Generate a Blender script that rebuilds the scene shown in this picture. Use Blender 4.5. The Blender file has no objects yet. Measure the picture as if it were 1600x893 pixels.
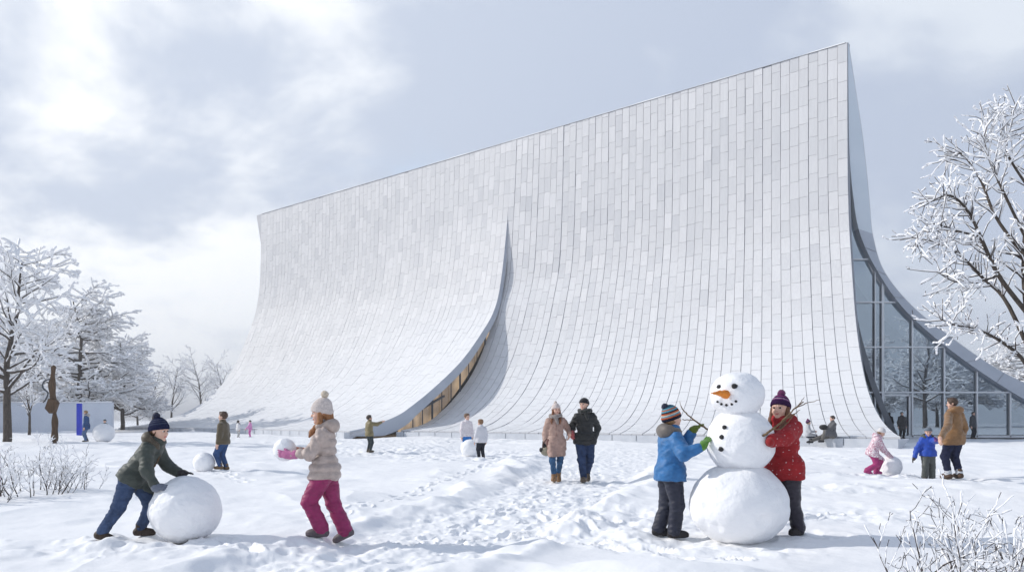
import bpy, math, random
import numpy as np
from mathutils import Vector
R = math.radians
SC = bpy.context.scene
COL = SC.collection
random.seed(7)

# ------------------------------------------------------------------ camera
CAMH, F, HZ = 1.2, 1300.0, 655.0
HAZE = 0.0012
cam_d = bpy.data.cameras.new('camera')
cam = bpy.data.objects.new('camera', cam_d); COL.objects.link(cam)
cam.location = (0, 0, CAMH); cam.rotation_euler = (R(90), 0, 0)
cam_d.sensor_width = 36; cam_d.lens = 36 * F / 1600
cam_d.shift_y = (HZ - 446.5) / 1600
cam_d.clip_start = 0.05; cam_d.clip_end = 6000
SC.camera = cam

# ------------------------------------------------------------------ light and sky
SUN = Vector((-0.93, 0.16, 0.0)).normalized()
SUN_EL = R(31)
sun_dir = Vector((SUN.x * math.cos(SUN_EL), SUN.y * math.cos(SUN_EL), math.sin(SUN_EL)))
sd = bpy.data.lights.new('sun', 'SUN'); sd.energy = 3.1; sd.angle = R(0.6); sd.color = (1.0, 0.955, 0.89)
so = bpy.data.objects.new('sun', sd); COL.objects.link(so); so.location = (-60, 20, 60)
so.rotation_euler = sun_dir.to_track_quat('Z', 'Y').to_euler()

wld = bpy.data.worlds.new('World'); SC.world = wld; wld.use_nodes = True
nt = wld.node_tree; N = nt.nodes; LK = nt.links
for n in list(N): N.remove(n)
def wn(t, **kw):
    n = N.new(t)
    for k, v in kw.items(): setattr(n, k, v)
    return n
out = wn('ShaderNodeOutputWorld'); bg = wn('ShaderNodeBackground'); bg.inputs[1].default_value = 0.1
LK.new(bg.outputs[0], out.inputs[0])
sky = wn('ShaderNodeTexSky'); sky.sky_type = 'NISHITA'; sky.sun_disc = False
sky.sun_elevation = SUN_EL; sky.sun_rotation = math.atan2(SUN.x, SUN.y); sky.air_density = 1.0; sky.dust_density = 1.5
tc = wn('ShaderNodeTexCoord'); sep = wn('ShaderNodeSeparateXYZ'); LK.new(tc.outputs['Generated'], sep.inputs[0])
def wmath(op, a, b=None, c=None):
    n = wn('ShaderNodeMath', operation=op)
    for i, v in enumerate((a, b, c)):
        if v is None: continue
        if isinstance(v, (int, float)): n.inputs[i].default_value = v
        else: LK.new(v, n.inputs[i])
    return n.outputs[0]
zc = wmath('MAXIMUM', sep.outputs[2], 0.0)
den = wmath('ADD', zc, 0.42)
cu = wmath('DIVIDE', sep.outputs[0], den); cv = wmath('DIVIDE', sep.outputs[1], den)
cmb = wn('ShaderNodeCombineXYZ'); LK.new(cu, cmb.inputs[0]); LK.new(cv, cmb.inputs[1])
def wnoise(scale, detail, rough, off, dist=0.0):
    m = wn('ShaderNodeMapping'); m.inputs['Location'].default_value = off; m.inputs['Scale'].default_value = (0.85, 1.0, 1)
    m.inputs['Rotation'].default_value = (0, 0, R(-35))
    LK.new(cmb.outputs[0], m.inputs[0])
    n = wn('ShaderNodeTexNoise'); n.inputs['Scale'].default_value = scale; n.inputs['Detail'].default_value = detail
    n.inputs['Roughness'].default_value = rough; n.inputs['Distortion'].default_value = dist
    LK.new(m.outputs[0], n.inputs[0]); return n.outputs[0]
def wramp(fac, stops):
    r = wn('ShaderNodeValToRGB'); r.color_ramp.interpolation = 'EASE'
    while len(r.color_ramp.elements) < len(stops): r.color_ramp.elements.new(0.5)
    for e, (p, c) in zip(r.color_ramp.elements, stops): e.position = p; e.color = (c if isinstance(c, tuple) else (c, c, c)) + (1,)
    LK.new(fac, r.inputs[0]); return r.outputs[0]
n1 = wnoise(1.5, 7, 0.52, (6.1, 6.7, 0.4), 0.3)
n2 = wnoise(2.1, 7, 0.53, (12.1, 3.3, 5.0), 0.25)
cover = wramp(n1, [(0.26, 0.0), (0.44, 1.0)])
thick = wramp(n2, [(0.42, 0.0), (0.57, 1.0)])
def wmix(f, a, b):
    n = wn('ShaderNodeMix', data_type='RGBA')
    LK.new(f, n.inputs[0])
    for i, v in ((6, a), (7, b)):
        if isinstance(v, tuple): n.inputs[i].default_value = v + (1,)
        else: LK.new(v, n.inputs[i])
    return n.outputs[2]
# thin bright cloud against thicker grey cloud, both brighter towards the sun (forward scattering)
dotn = wn('ShaderNodeVectorMath', operation='DOT_PRODUCT'); LK.new(tc.outputs['Generated'], dotn.inputs[0])
dotn.inputs[1].default_value = sun_dir
glow = wramp(dotn.outputs['Value'], [(0.0, 0.0), (0.74, 1.0)])
grey = wmix(glow, (5.2, 5.9, 7.3), (6.3, 7.0, 8.3))
white = wmix(glow, (7.5, 8.1, 9.0), (11.2, 11.4, 11.6))
cloud = wmix(thick, white, grey)
blue = wn('ShaderNodeMix', data_type='RGBA'); blue.blend_type = 'ADD'; blue.inputs[0].default_value = 1.0
LK.new(sky.outputs[0], blue.inputs[6]); blue.inputs[7].default_value = (3.4, 4.1, 4.9, 1)
skyc = wmix(cover, blue.outputs[2], cloud)
hz = wramp(sep.outputs[2], [(0.0, 1.0), (0.22, 0.0)])
hzf = wmath('MULTIPLY', hz, 0.6)
skyc = wmix(hzf, skyc, wmix(glow, (6.6, 7.2, 8.1), (8.6, 9.0, 9.7)))
# broken cloud: clear blue sky overhead
zen = wramp(sep.outputs[2], [(0.44, 0.0), (0.70, 1.0)])
zmix = wmath('MULTIPLY', zen, 0.92)
skyc = wmix(zmix, skyc, (2.6, 3.4, 4.9))
LK.new(skyc, bg.inputs[0])

vs = SC.view_settings
vs.view_transform = 'Standard'; vs.look = 'None'; vs.exposure = 0.08; vs.gamma = 1.0
try: vs.use_curve_mapping = False
except Exception: pass
SC.cycles.max_bounces = 6; SC.cycles.diffuse_bounces = 3; SC.cycles.glossy_bounces = 3
SC.cycles.transparent_max_bounces = 8; SC.cycles.caustics_reflective = False; SC.cycles.caustics_refractive = False
SC.cycles.use_denoising = True

# ------------------------------------------------------------------ helpers
def px(X, y, d): return np.array(((X - 800) / F * d, d, CAMH + (HZ - y) * d / F))
def nrm(v):
    v = np.asarray(v, float); return v / (np.linalg.norm(v) + 1e-12)
def sst(a, b, x):
    t = np.clip((x - a) / (b - a), 0, 1); return t * t * (3 - 2 * t)

def mesh_np(name, V, quads=None, tris=None, smooth=True, attrs=None, fattrs=None, mat_idx=None):
    me = bpy.data.meshes.new(name)
    V = np.asarray(V, np.float32).reshape(-1, 3)
    q = np.zeros((0, 4), np.int32) if quads is None or len(quads) == 0 else np.asarray(quads, np.int32)
    t = np.zeros((0, 3), np.int32) if tris is None or len(tris) == 0 else np.asarray(tris, np.int32)
    me.vertices.add(len(V)); me.vertices.foreach_set('co', V.ravel())
    me.loops.add(q.size + t.size)
    me.loops.foreach_set('vertex_index', np.concatenate([q.ravel(), t.ravel()]).astype(np.int32))
    me.polygons.add(len(q) + len(t))
    st = np.concatenate([np.arange(len(q)) * 4, len(q) * 4 + np.arange(len(t)) * 3]).astype(np.int32)
    me.polygons.foreach_set('loop_start', st)
    try: me.polygons.foreach_set('loop_total', np.concatenate([np.full(len(q), 4), np.full(len(t), 3)]).astype(np.int32))
    except Exception: pass
    me.polygons.foreach_set('use_smooth', np.full(len(q) + len(t), smooth))
    if mat_idx is not None: me.polygons.foreach_set('material_index', np.asarray(mat_idx, np.int32))
    me.update(calc_edges=True)
    for k, v in (attrs or {}).items():
        a = me.attributes.new(k, 'FLOAT', 'POINT'); a.data.foreach_set('value', np.asarray(v, np.float32))
    for k, v in (fattrs or {}).items():
        a = me.attributes.new(k, 'FLOAT', 'FACE'); a.data.foreach_set('value', np.asarray(v, np.float32))
    return me
def obj(name, me, mat=None, parent=None):
    o = bpy.data.objects.new(name, me); COL.objects.link(o)
    if mat is not None:
        for m in (mat if isinstance(mat, (list, tuple)) else [mat]): me.materials.append(m)
    if parent is not None: o.parent = parent
    return o
def tag(o, label=None, cat=None, group=None, kind=None):
    if label: o['label'] = label
    if cat: o['category'] = cat
    if group: o['group'] = group
    if kind: o['kind'] = kind
    return o
def empty(name, loc, rz=0.0):
    o = bpy.data.objects.new(name, None); COL.objects.link(o)
    o.location = tuple(float(c) for c in loc); o.rotation_euler = (0, 0, rz); o.empty_display_size = 0.2
    return o
def copy_tree(o, parent=None):
    c = o.copy(); COL.objects.link(c)
    if parent is not None: c.parent = parent
    for ch in list(o.children): copy_tree(ch, c)
    return c

# numpy 2D value noise
_rs = np.random.RandomState(11); _perm = _rs.permutation(4096); _val = _rs.rand(4096) * 2 - 1
def vnoise(x, y, seed=0):
    xi = np.floor(x).astype(np.int64); yi = np.floor(y).astype(np.int64)
    xf = x - xi; yf = y - yi
    u = xf * xf * xf * (xf * (xf * 6 - 15) + 10); v = yf * yf * yf * (yf * (yf * 6 - 15) + 10)
    def h(a, b): return _val[_perm[(_perm[(a + seed * 131) & 4095] + b) & 4095]]
    return (h(xi, yi) * (1 - u) + h(xi + 1, yi) * u) * (1 - v) + (h(xi, yi + 1) * (1 - u) + h(xi + 1, yi + 1) * u) * v
def fbm(x, y, o=4, seed=0, g=0.5):
    s = 0; a = 1.0
    for i in range(o):
        s = s + a * vnoise(x, y, seed + i); x = x * 2.03 + 5.3; y = y * 2.03 + 1.7; a *= g
    return s
def n3(P, f, s=0.0):
    x, y, z = P[..., 0] * f + s, P[..., 1] * f + s * 1.7, P[..., 2] * f - s
    a = np.sin(x + 1.7 * np.sin(y * 0.83 + 0.6 * z)) * np.sin(y + 1.3 * np.sin(z * 0.91 + 0.4)) * np.sin(z + 1.5 * np.sin(x * 0.77 + 1.1))
    b = np.sin(2.1 * x + 1.1 + 1.2 * np.sin(2.3 * z)) * np.sin(1.9 * y + 0.4) * np.sin(2.3 * z + 2.0 + np.sin(1.7 * y))
    return a + 0.5 * b

# ------------------------------------------------------------------ materials
def new_mat(name):
    m = bpy.data.materials.new(name); m.use_nodes = True
    t = m.node_tree; b = t.nodes['Principled BSDF']; return m, t, b
def nd(t, typ, **kw):
    n = t.nodes.new(typ)
    for k, v in kw.items():
        if k in n.inputs: n.inputs[k].default_value = v
        else: setattr(n, k, v)
    return n
def mat_noise(name, c1, c2, scale=8.0, rough=0.8, bump=0.2, bscale=None, detail=6, spec=0.3, dist=0.02, metal=0.0, stretch=(1, 1, 1), sheen=0.0):
    m, t, b = new_mat(name)
    tcn = nd(t, 'ShaderNodeTexCoord'); mp = nd(t, 'ShaderNodeMapping'); mp.inputs['Scale'].default_value = stretch
    t.links.new(tcn.outputs['Object'], mp.inputs[0])
    n = nd(t, 'ShaderNodeTexNoise', Scale=scale, Detail=detail, Roughness=0.6); t.links.new(mp.outputs[0], n.inputs[0])
    r = nd(t, 'ShaderNodeValToRGB'); r.color_ramp.elements[0].position = 0.3; r.color_ramp.elements[1].position = 0.7
    r.color_ramp.elements[0].color = tuple(c1) + (1,); r.color_ramp.elements[1].color = tuple(c2) + (1,)
    t.links.new(n.outputs[0], r.inputs[0]); t.links.new(r.outputs[0], b.inputs['Base Color'])
    b.inputs['Roughness'].default_value = rough; b.inputs['Specular IOR Level'].default_value = spec; b.inputs['Metallic'].default_value = metal
    if sheen: b.inputs['Sheen Weight'].default_value = sheen
    if bump:
        n2_ = nd(t, 'ShaderNodeTexNoise', Scale=bscale or scale * 4, Detail=4, Roughness=0.6); t.links.new(mp.outputs[0], n2_.inputs[0])
        bm = nd(t, 'ShaderNodeBump', Strength=bump, Distance=dist); t.links.new(n2_.outputs[0], bm.inputs['Height'])
        t.links.new(bm.outputs[0], b.inputs['Normal'])
    return m
_cloth = {}
def cloth(col, kind='nylon'):
    key = (tuple(col), kind)
    if key in _cloth: return _cloth[key]
    c = np.array(col)
    a = tuple(np.clip(c * 0.78, 0, 1)); b_ = tuple(np.clip(c * 1.18, 0, 1))
    nm = '%s_%d' % (kind, len(_cloth))
    if kind == 'nylon': m = mat_noise(nm, a, b_, 14, 0.55, 0.35, 30, spec=0.35, dist=0.012, sheen=0.1)
    elif kind == 'knit': m = mat_noise(nm, a, b_, 60, 0.95, 0.8, 160, spec=0.1, dist=0.006, sheen=0.3)
    elif kind == 'denim': m = mat_noise(nm, tuple(c * 0.65), tuple(np.clip(c * 1.5, 0, 1)), 9, 0.9, 0.4, 60, spec=0.15, dist=0.006)
    elif kind == 'leather': m = mat_noise(nm, a, b_, 18, 0.6, 0.3, 60, spec=0.3, dist=0.005)
    elif kind == 'hair': m = mat_noise(nm, tuple(c * 0.6), tuple(np.clip(c * 1.4, 0, 1)), 30, 0.5, 0.7, 60, spec=0.4, dist=0.01, stretch=(3, 3, 0.4))
    elif kind == 'specked':
        m = mat_noise(nm, a, b_, 14, 0.7, 0.35, 30, spec=0.2, dist=0.012)
    else: m = mat_noise(nm, a, b_, 10, 0.8, 0.2)
    if kind == 'specked' or kind == 'pattern':
        t = m.node_tree; b = t.nodes['Principled BSDF']
        src = b.inputs['Base Color'].links[0].from_socket
        v = nd(t, 'ShaderNodeTexNoise', Scale=38.0 if kind == 'specked' else 55.0, Detail=3.0, Roughness=0.6)
        tcn = [n for n in t.nodes if n.type == 'TEX_COORD'][0]; t.links.new(tcn.outputs['Object'], v.inputs[0])
        rr = nd(t, 'ShaderNodeValToRGB'); lo, hi = (0.66, 0.7) if kind == 'specked' else (0.46, 0.56)
        rr.color_ramp.elements[0].position = lo; rr.color_ramp.elements[1].position = hi
        t.links.new(v.outputs[0], rr.inputs[0])
        mx = nd(t, 'ShaderNodeMix', data_type='RGBA'); t.links.new(rr.outputs[0], mx.inputs[0]); t.links.new(src, mx.inputs[6])
        mx.inputs[7].default_value = (0.85, 0.83, 0.85, 1); t.links.new(mx.outputs[2], b.inputs['Base Color'])
    _cloth[key] = m
    return m
def band_mat(name, stops, rough=0.95):
    """knitted wool whose coloured bands follow the 'band' attribute along the hat"""
    m, t, b = new_mat(name)
    at = nd(t, 'ShaderNodeAttribute', attribute_name='band')
    tcn = nd(t, 'ShaderNodeTexCoord'); ns = nd(t, 'ShaderNodeTexNoise', Scale=90.0, Detail=2.0); t.links.new(tcn.outputs['Object'], ns.inputs[0])
    ma = nd(t, 'ShaderNodeMath', operation='MULTIPLY_ADD'); t.links.new(ns.outputs[0], ma.inputs[0]); ma.inputs[1].default_value = 0.10; t.links.new(at.outputs['Fac'], ma.inputs[2])
    r = nd(t, 'ShaderNodeValToRGB'); r.color_ramp.interpolation = 'CONSTANT'
    while len(r.color_ramp.elements) < len(stops): r.color_ramp.elements.new(0.5)
    for e, (p, c) in zip(r.color_ramp.elements, stops): e.position = p; e.color = tuple(c) + (1,)
    t.links.new(ma.outputs[0], r.inputs[0]); t.links.new(r.outputs[0], b.inputs['Base Color'])
    b.inputs['Roughness'].default_value = rough; b.inputs['Specular IOR Level'].default_value = 0.1
    bm = nd(t, 'ShaderNodeBump', Strength=0.8, Distance=0.006); n2_ = nd(t, 'ShaderNodeTexNoise', Scale=150.0); t.links.new(tcn.outputs['Object'], n2_.inputs[0])
    t.links.new(n2_.outputs[0], bm.inputs['Height']); t.links.new(bm.outputs[0], b.inputs['Normal'])
    return m

def snow_mat(name, c=(0.895, 0.90, 0.915), bump=0.5, scales=(5.0, 40.0), dist=0.03):
    m, t, b = new_mat(name)
    tcn = nd(t, 'ShaderNodeTexCoord')
    a = nd(t, 'ShaderNodeTexNoise', Scale=scales[0], Detail=8.0, Roughness=0.62); t.links.new(tcn.outputs['Object'], a.inputs[0])
    g = nd(t, 'ShaderNodeTexNoise', Scale=scales[1], Detail=3.0, Roughness=0.7); t.links.new(tcn.outputs['Object'], g.inputs[0])
    b1 = nd(t, 'ShaderNodeBump', Strength=bump, Distance=dist); t.links.new(a.outputs[0], b1.inputs['Height'])
    b2 = nd(t, 'ShaderNodeBump', Strength=bump * 0.5, Distance=dist * 0.2); t.links.new(g.outputs[0], b2.inputs['Height']); t.links.new(b1.outputs[0], b2.inputs['Normal'])
    t.links.new(b2.outputs[0], b.inputs['Normal'])
    b.inputs['Base Color'].default_value = tuple(c) + (1,); b.inputs['Roughness'].default_value = 0.55
    b.inputs['Specular IOR Level'].default_value = 0.25
    return m
M = {}
M['snow'] = snow_mat('snow_field', bump=0.45, scales=(4.0, 70.0), dist=0.035)
M['ball'] = snow_mat('packed_snow', c=(0.875, 0.88, 0.90), bump=0.7, scales=(9.0, 70.0), dist=0.03)
M['tsnow'] = snow_mat('branch_snow', c=(0.88, 0.885, 0.905), bump=0.2)
M['bark'] = mat_noise('bark', (0.035, 0.028, 0.024), (0.11, 0.09, 0.075), 6, 0.95, 0.8, 25, stretch=(3, 3, 0.6), dist=0.03)
M['twig'] = mat_noise('dark_twig', (0.03, 0.022, 0.02), (0.08, 0.06, 0.05), 12, 0.9, 0.4, 40)
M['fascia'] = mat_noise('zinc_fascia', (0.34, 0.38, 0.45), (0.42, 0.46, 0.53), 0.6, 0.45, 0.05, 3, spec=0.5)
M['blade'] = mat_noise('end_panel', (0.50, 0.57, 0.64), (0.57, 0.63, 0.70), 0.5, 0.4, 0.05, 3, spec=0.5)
M['soffit'] = mat_noise('dark_soffit', (0.10, 0.115, 0.14), (0.14, 0.155, 0.18), 1.0, 0.6, 0.0)
M['backing'] = mat_noise('joint_backing', (0.25, 0.27, 0.31), (0.31, 0.33, 0.37), 1.0, 0.8, 0.0)
M['backing2'] = mat_noise('joint_backing_pale', (0.46, 0.475, 0.51), (0.52, 0.535, 0.565), 1.0, 0.8, 0.0)
M['mullion'] = mat_noise('pale_mullion', (0.55, 0.58, 0.62), (0.62, 0.65, 0.69), 2.0, 0.4, 0.0, spec=0.5)
M['darkpost'] = mat_noise('dark_post', (0.035, 0.045, 0.06), (0.06, 0.07, 0.09), 2.0, 0.5, 0.0)
M['plinth'] = mat_noise('plinth_stone', (0.46, 0.49, 0.54), (0.58, 0.60, 0.64), 1.5, 0.8, 0.2, 8)
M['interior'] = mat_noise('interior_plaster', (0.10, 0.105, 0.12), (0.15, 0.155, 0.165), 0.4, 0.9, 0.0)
M['wall'] = mat_noise('white_render', (0.56, 0.60, 0.68), (0.64, 0.68, 0.75), 0.5, 0.9, 0.15, 6)
M['blue'] = mat_noise('cobalt_paint', (0.012, 0.03, 0.42), (0.016, 0.04, 0.52), 2, 0.5, 0.05)
M['wood'] = mat_noise('weathered_wood', (0.05, 0.028, 0.015), (0.13, 0.075, 0.04), 5, 0.85, 0.7, 18, stretch=(3, 3, 0.5), dist=0.03)
M['coal'] = mat_noise('coal', (0.012, 0.012, 0.014), (0.035, 0.034, 0.036), 40, 0.6, 0.8, 90)
M['carrot'] = mat_noise('carrot', (0.62, 0.17, 0.02), (0.82, 0.27, 0.03), 18, 0.55, 0.4, 50, stretch=(1, 1, 1))
M['stick'] = mat_noise('stick_bark', (0.09, 0.055, 0.03), (0.24, 0.16, 0.09), 25, 0.85, 0.6, 60)
M['skin'] = mat_noise('skin', (0.60, 0.36, 0.27), (0.70, 0.45, 0.35), 9, 0.5, 0.1, 60, spec=0.35, dist=0.002)
M['skin'].node_tree.nodes['Principled BSDF'].inputs['Subsurface Weight'].default_value = 0.0
M['lips'] = mat_noise('lips', (0.50, 0.17, 0.15), (0.56, 0.21, 0.18), 20, 0.45, 0.0)
M['sclera'] = mat_noise('sclera', (0.75, 0.74, 0.72), (0.8, 0.79, 0.77), 20, 0.25, 0.0, spec=0.5)
M['iris'] = mat_noise('iris', (0.02, 0.012, 0.008), (0.05, 0.03, 0.018), 60, 0.15, 0.0, spec=0.6)

def glass_mat(name, refl, tint):
    m, t, b = new_mat(name); t.nodes.remove(b)
    o = [n for n in t.nodes if n.type == 'OUTPUT_MATERIAL'][0]
    tr = nd(t, 'ShaderNodeBsdfTransparent', Color=tuple(tint) + (1,)); gl = nd(t, 'ShaderNodeBsdfGlossy', Roughness=0.012, Color=(0.74, 0.87, 1.0, 1))
    tcn = nd(t, 'ShaderNodeTexCoord'); ns = nd(t, 'ShaderNodeTexNoise', Scale=0.35, Detail=1.0); t.links.new(tcn.outputs['Object'], ns.inputs[0])
    bm = nd(t, 'ShaderNodeBump', Strength=0.06, Distance=0.05); t.links.new(ns.outputs[0], bm.inputs['Height']); t.links.new(bm.outputs[0], gl.inputs['Normal'])
    mx = nd(t, 'ShaderNodeMixShader'); mx.inputs[0].default_value = refl
    t.links.new(tr.outputs[0], mx.inputs[1]); t.links.new(gl.outputs[0], mx.inputs[2]); t.links.new(mx.outputs[0], o.inputs[0]); return m
M['glass'] = glass_mat('coated_glass', 0.42, (0.55, 0.62, 0.68))
M['slitglass'] = glass_mat('clear_glass', 0.12, (0.8, 0.8, 0.8))
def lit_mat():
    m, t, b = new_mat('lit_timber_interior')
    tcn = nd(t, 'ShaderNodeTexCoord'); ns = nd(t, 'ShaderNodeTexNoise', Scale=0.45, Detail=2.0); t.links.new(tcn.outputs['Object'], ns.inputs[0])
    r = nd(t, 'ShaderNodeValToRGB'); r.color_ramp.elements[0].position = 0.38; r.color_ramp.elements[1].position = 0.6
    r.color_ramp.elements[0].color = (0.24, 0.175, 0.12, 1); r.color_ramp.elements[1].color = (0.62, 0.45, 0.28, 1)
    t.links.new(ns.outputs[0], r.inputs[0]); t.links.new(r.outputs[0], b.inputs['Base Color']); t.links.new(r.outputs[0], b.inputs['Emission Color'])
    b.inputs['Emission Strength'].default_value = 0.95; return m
M['lit'] = lit_mat()
def tile_mat():
    m, t, b = new_mat('pale_shingle')
    at = nd(t, 'ShaderNodeAttribute', attribute_name='tone')
    r = nd(t, 'ShaderNodeValToRGB'); r.color_ramp.elements[0].color = (0.53, 0.537, 0.56, 1); r.color_ramp.elements[1].color = (0.655, 0.655, 0.67, 1)
    e = r.color_ramp.elements.new(0.55); e.color = (0.60, 0.603, 0.618, 1)
    t.links.new(at.outputs['Fac'], r.inputs[0])
    tcn = nd(t, 'ShaderNodeTexCoord'); mp = nd(t, 'ShaderNodeMapping'); mp.inputs['Scale'].default_value = (9, 9, 0.6); t.links.new(tcn.outputs['Object'], mp.inputs[0])
    ns = nd(t, 'ShaderNodeTexNoise', Scale=1.0, Detail=5.0, Roughness=0.65); t.links.new(mp.outputs[0], ns.inputs[0])
    r2 = nd(t, 'ShaderNodeValToRGB'); r2.color_ramp.elements[0].position = 0.25; r2.color_ramp.elements[0].color = (0.9, 0.9, 0.91, 1); r2.color_ramp.elements[1].position = 0.7; r2.color_ramp.elements[1].color = (1, 1, 1, 1)
    t.links.new(ns.outputs[0], r2.inputs[0])
    mx = nd(t, 'ShaderNodeMix', data_type='RGBA'); mx.blend_type = 'MULTIPLY'; mx.inputs[0].default_value = 1.0
    t.links.new(r.outputs[0], mx.inputs[6]); t.links.new(r2.outputs[0], mx.inputs[7]); t.links.new(mx.outputs[2], b.inputs['Base Color'])
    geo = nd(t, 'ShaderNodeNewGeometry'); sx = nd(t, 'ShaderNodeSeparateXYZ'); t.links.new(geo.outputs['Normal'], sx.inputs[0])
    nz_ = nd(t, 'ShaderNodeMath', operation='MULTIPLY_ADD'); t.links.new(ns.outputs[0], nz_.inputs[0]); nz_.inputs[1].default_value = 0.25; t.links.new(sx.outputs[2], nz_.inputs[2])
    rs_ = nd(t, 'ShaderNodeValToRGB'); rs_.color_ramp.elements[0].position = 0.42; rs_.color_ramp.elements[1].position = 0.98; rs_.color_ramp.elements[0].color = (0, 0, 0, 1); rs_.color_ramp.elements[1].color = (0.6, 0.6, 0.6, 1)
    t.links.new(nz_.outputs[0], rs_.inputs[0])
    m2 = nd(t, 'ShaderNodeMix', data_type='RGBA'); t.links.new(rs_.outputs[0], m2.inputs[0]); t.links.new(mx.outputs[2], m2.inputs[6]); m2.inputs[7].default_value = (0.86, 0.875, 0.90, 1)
    t.links.new(m2.outputs[2], b.inputs['Base Color'])   # mixed towards white where the sail flattens out
    b.inputs['Roughness'].default_value = 0.62; b.inputs['Specular IOR Level'].default_value = 0.25
    return m
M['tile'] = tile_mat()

# ------------------------------------------------------------------ ground
TRAMPLED = []   # (x, y, radius, strength)
for X, y, r, s in ((195, 838, 0.8, 1), (290, 842, 0.7, 0.8), (510, 845, 0.9, 1), (1045, 840, 0.75, 1), (1155, 842, 0.9, 0.6), (1245, 830, 0.6, 1), (960, 800, 1.2, 1.0), (1000, 815, 0.9, 1.1),
                   (880, 752, 1.5, 0.5), (1380, 742, 1.3, 1), (1490, 748, 1.0, 0.8), (1440, 738, 1.3, 1), (740, 712, 2.6, 1), (660, 702, 5, 1), (578, 706, 2.5, 1), (349, 734, 1.0, 0.7), (640, 688, 7, 0.8),
                   (1300, 715, 2.0, .6), (380, 684, 5, 0.7), (160, 690, 4, 0.5), (1350, 800, 0.9, 0.7), (1310, 765, 1.0, 0.7), (620, 790, 0.8, 0.3), (930, 820, 0.9, 1.2)):
    d = CAMH * F / (y - HZ); TRAMPLED.append(((X - 800) / F * d, d, r, s))
PRINTS = []
_rp = np.random.RandomState(4)
for (xa, ya, xb, yb, st) in ((1.2, 10.4, -1.5, 8.35, .40), (0.1, 12.4, 1.35, 8.9, .38), (-0.6, 22, -2.6, 9.6, .42), (4.2, 11.0, 2.9, 9.3, .40), (8.9, 22, 9.2, 17.6, .45), (-5.4, 17, -7.2, 20.2, .40), (0.2, 9.2, 2.3, 6.9, .42), (-4.6, 10.6, -2.2, 7.4, .42),
                         (1.6, 24, 1.3, 17.2, .5), (2.2, 24, 1.75, 17.2, .55), (1.2, 16, -1.2, 8.6, .45), (1.7, 15, -0.5, 8.2, .5)):
    v_ = np.array([xb - xa, yb - ya]); L_ = np.hypot(*v_); v_ /= L_; n_ = np.array([-v_[1], v_[0]])
    for k_ in range(int(L_ / st)):
        c_ = np.array([xa, ya]) + v_ * (k_ + _rp.uniform(-.12, .12)) * st + n_ * (0.10 * (1, -1)[k_ % 2] + _rp.uniform(-.04, .04)); PRINTS.append((c_[0], c_[1], math.atan2(v_[1], v_[0]) + _rp.uniform(-.25, .25), _rp.uniform(.6, 1.1)))
TRACKS = [((-9.5, 8.9), (-4.6, 8.6), 0.34), ((6.3, 17.9), (8.2, 18.2), 0.28), ((-3.2, 29), (-1.5, 28.2), .25)]
def path_c(y): return np.interp(y, [3, 5, 7.25, 10.8, 14, 17.3, 22, 28, 36, 60], [-2.6, -2.15, -1.5, -0.3, 0.55, 1.33, 2.1, 3.4, 5.5, 9.0])
def path_w(y): return np.interp(y, [4, 8, 12, 18, 25, 36], [0.9, 1.0, 1.2, 1.4, 1.9, 3.0])
def pits(x, y, cell, seed, elong=1.7):
    gx = x / cell; gy = y / cell; ix = np.floor(gx).astype(np.int64); iy = np.floor(gy).astype(np.int64)
    best = np.zeros_like(x)
    for a in (-1, 0, 1):
        for b in (-1, 0, 1):
            cx = ix + a; cy = iy + b
            h = _perm[(_perm[(cx + seed * 71) & 4095] + cy) & 4095]
            jx = cx + 0.5 + 0.42 * _val[h]; jy = cy + 0.5 + 0.42 * _val[(h * 7 + 13) & 4095]
            an = 1.35 + 0.9 * _val[(h * 3 + 5) & 4095]; am = 0.55 + 0.45 * _val[(h * 11 + 3) & 4095]
            dx = gx - jx; dy = gy - jy; ca, sa = np.cos(an), np.sin(an)
            u = (dx * ca + dy * sa) / elong; v = -dx * sa + dy * ca
            r2 = (u * u + v * v) / 0.075
            best = np.minimum(best, am * (-np.exp(-r2 ** 3 * 0.7)) ) + 0.22 * am * np.exp(-(np.sqrt(r2) - 1.45) ** 2 * 9)
    return best
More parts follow.
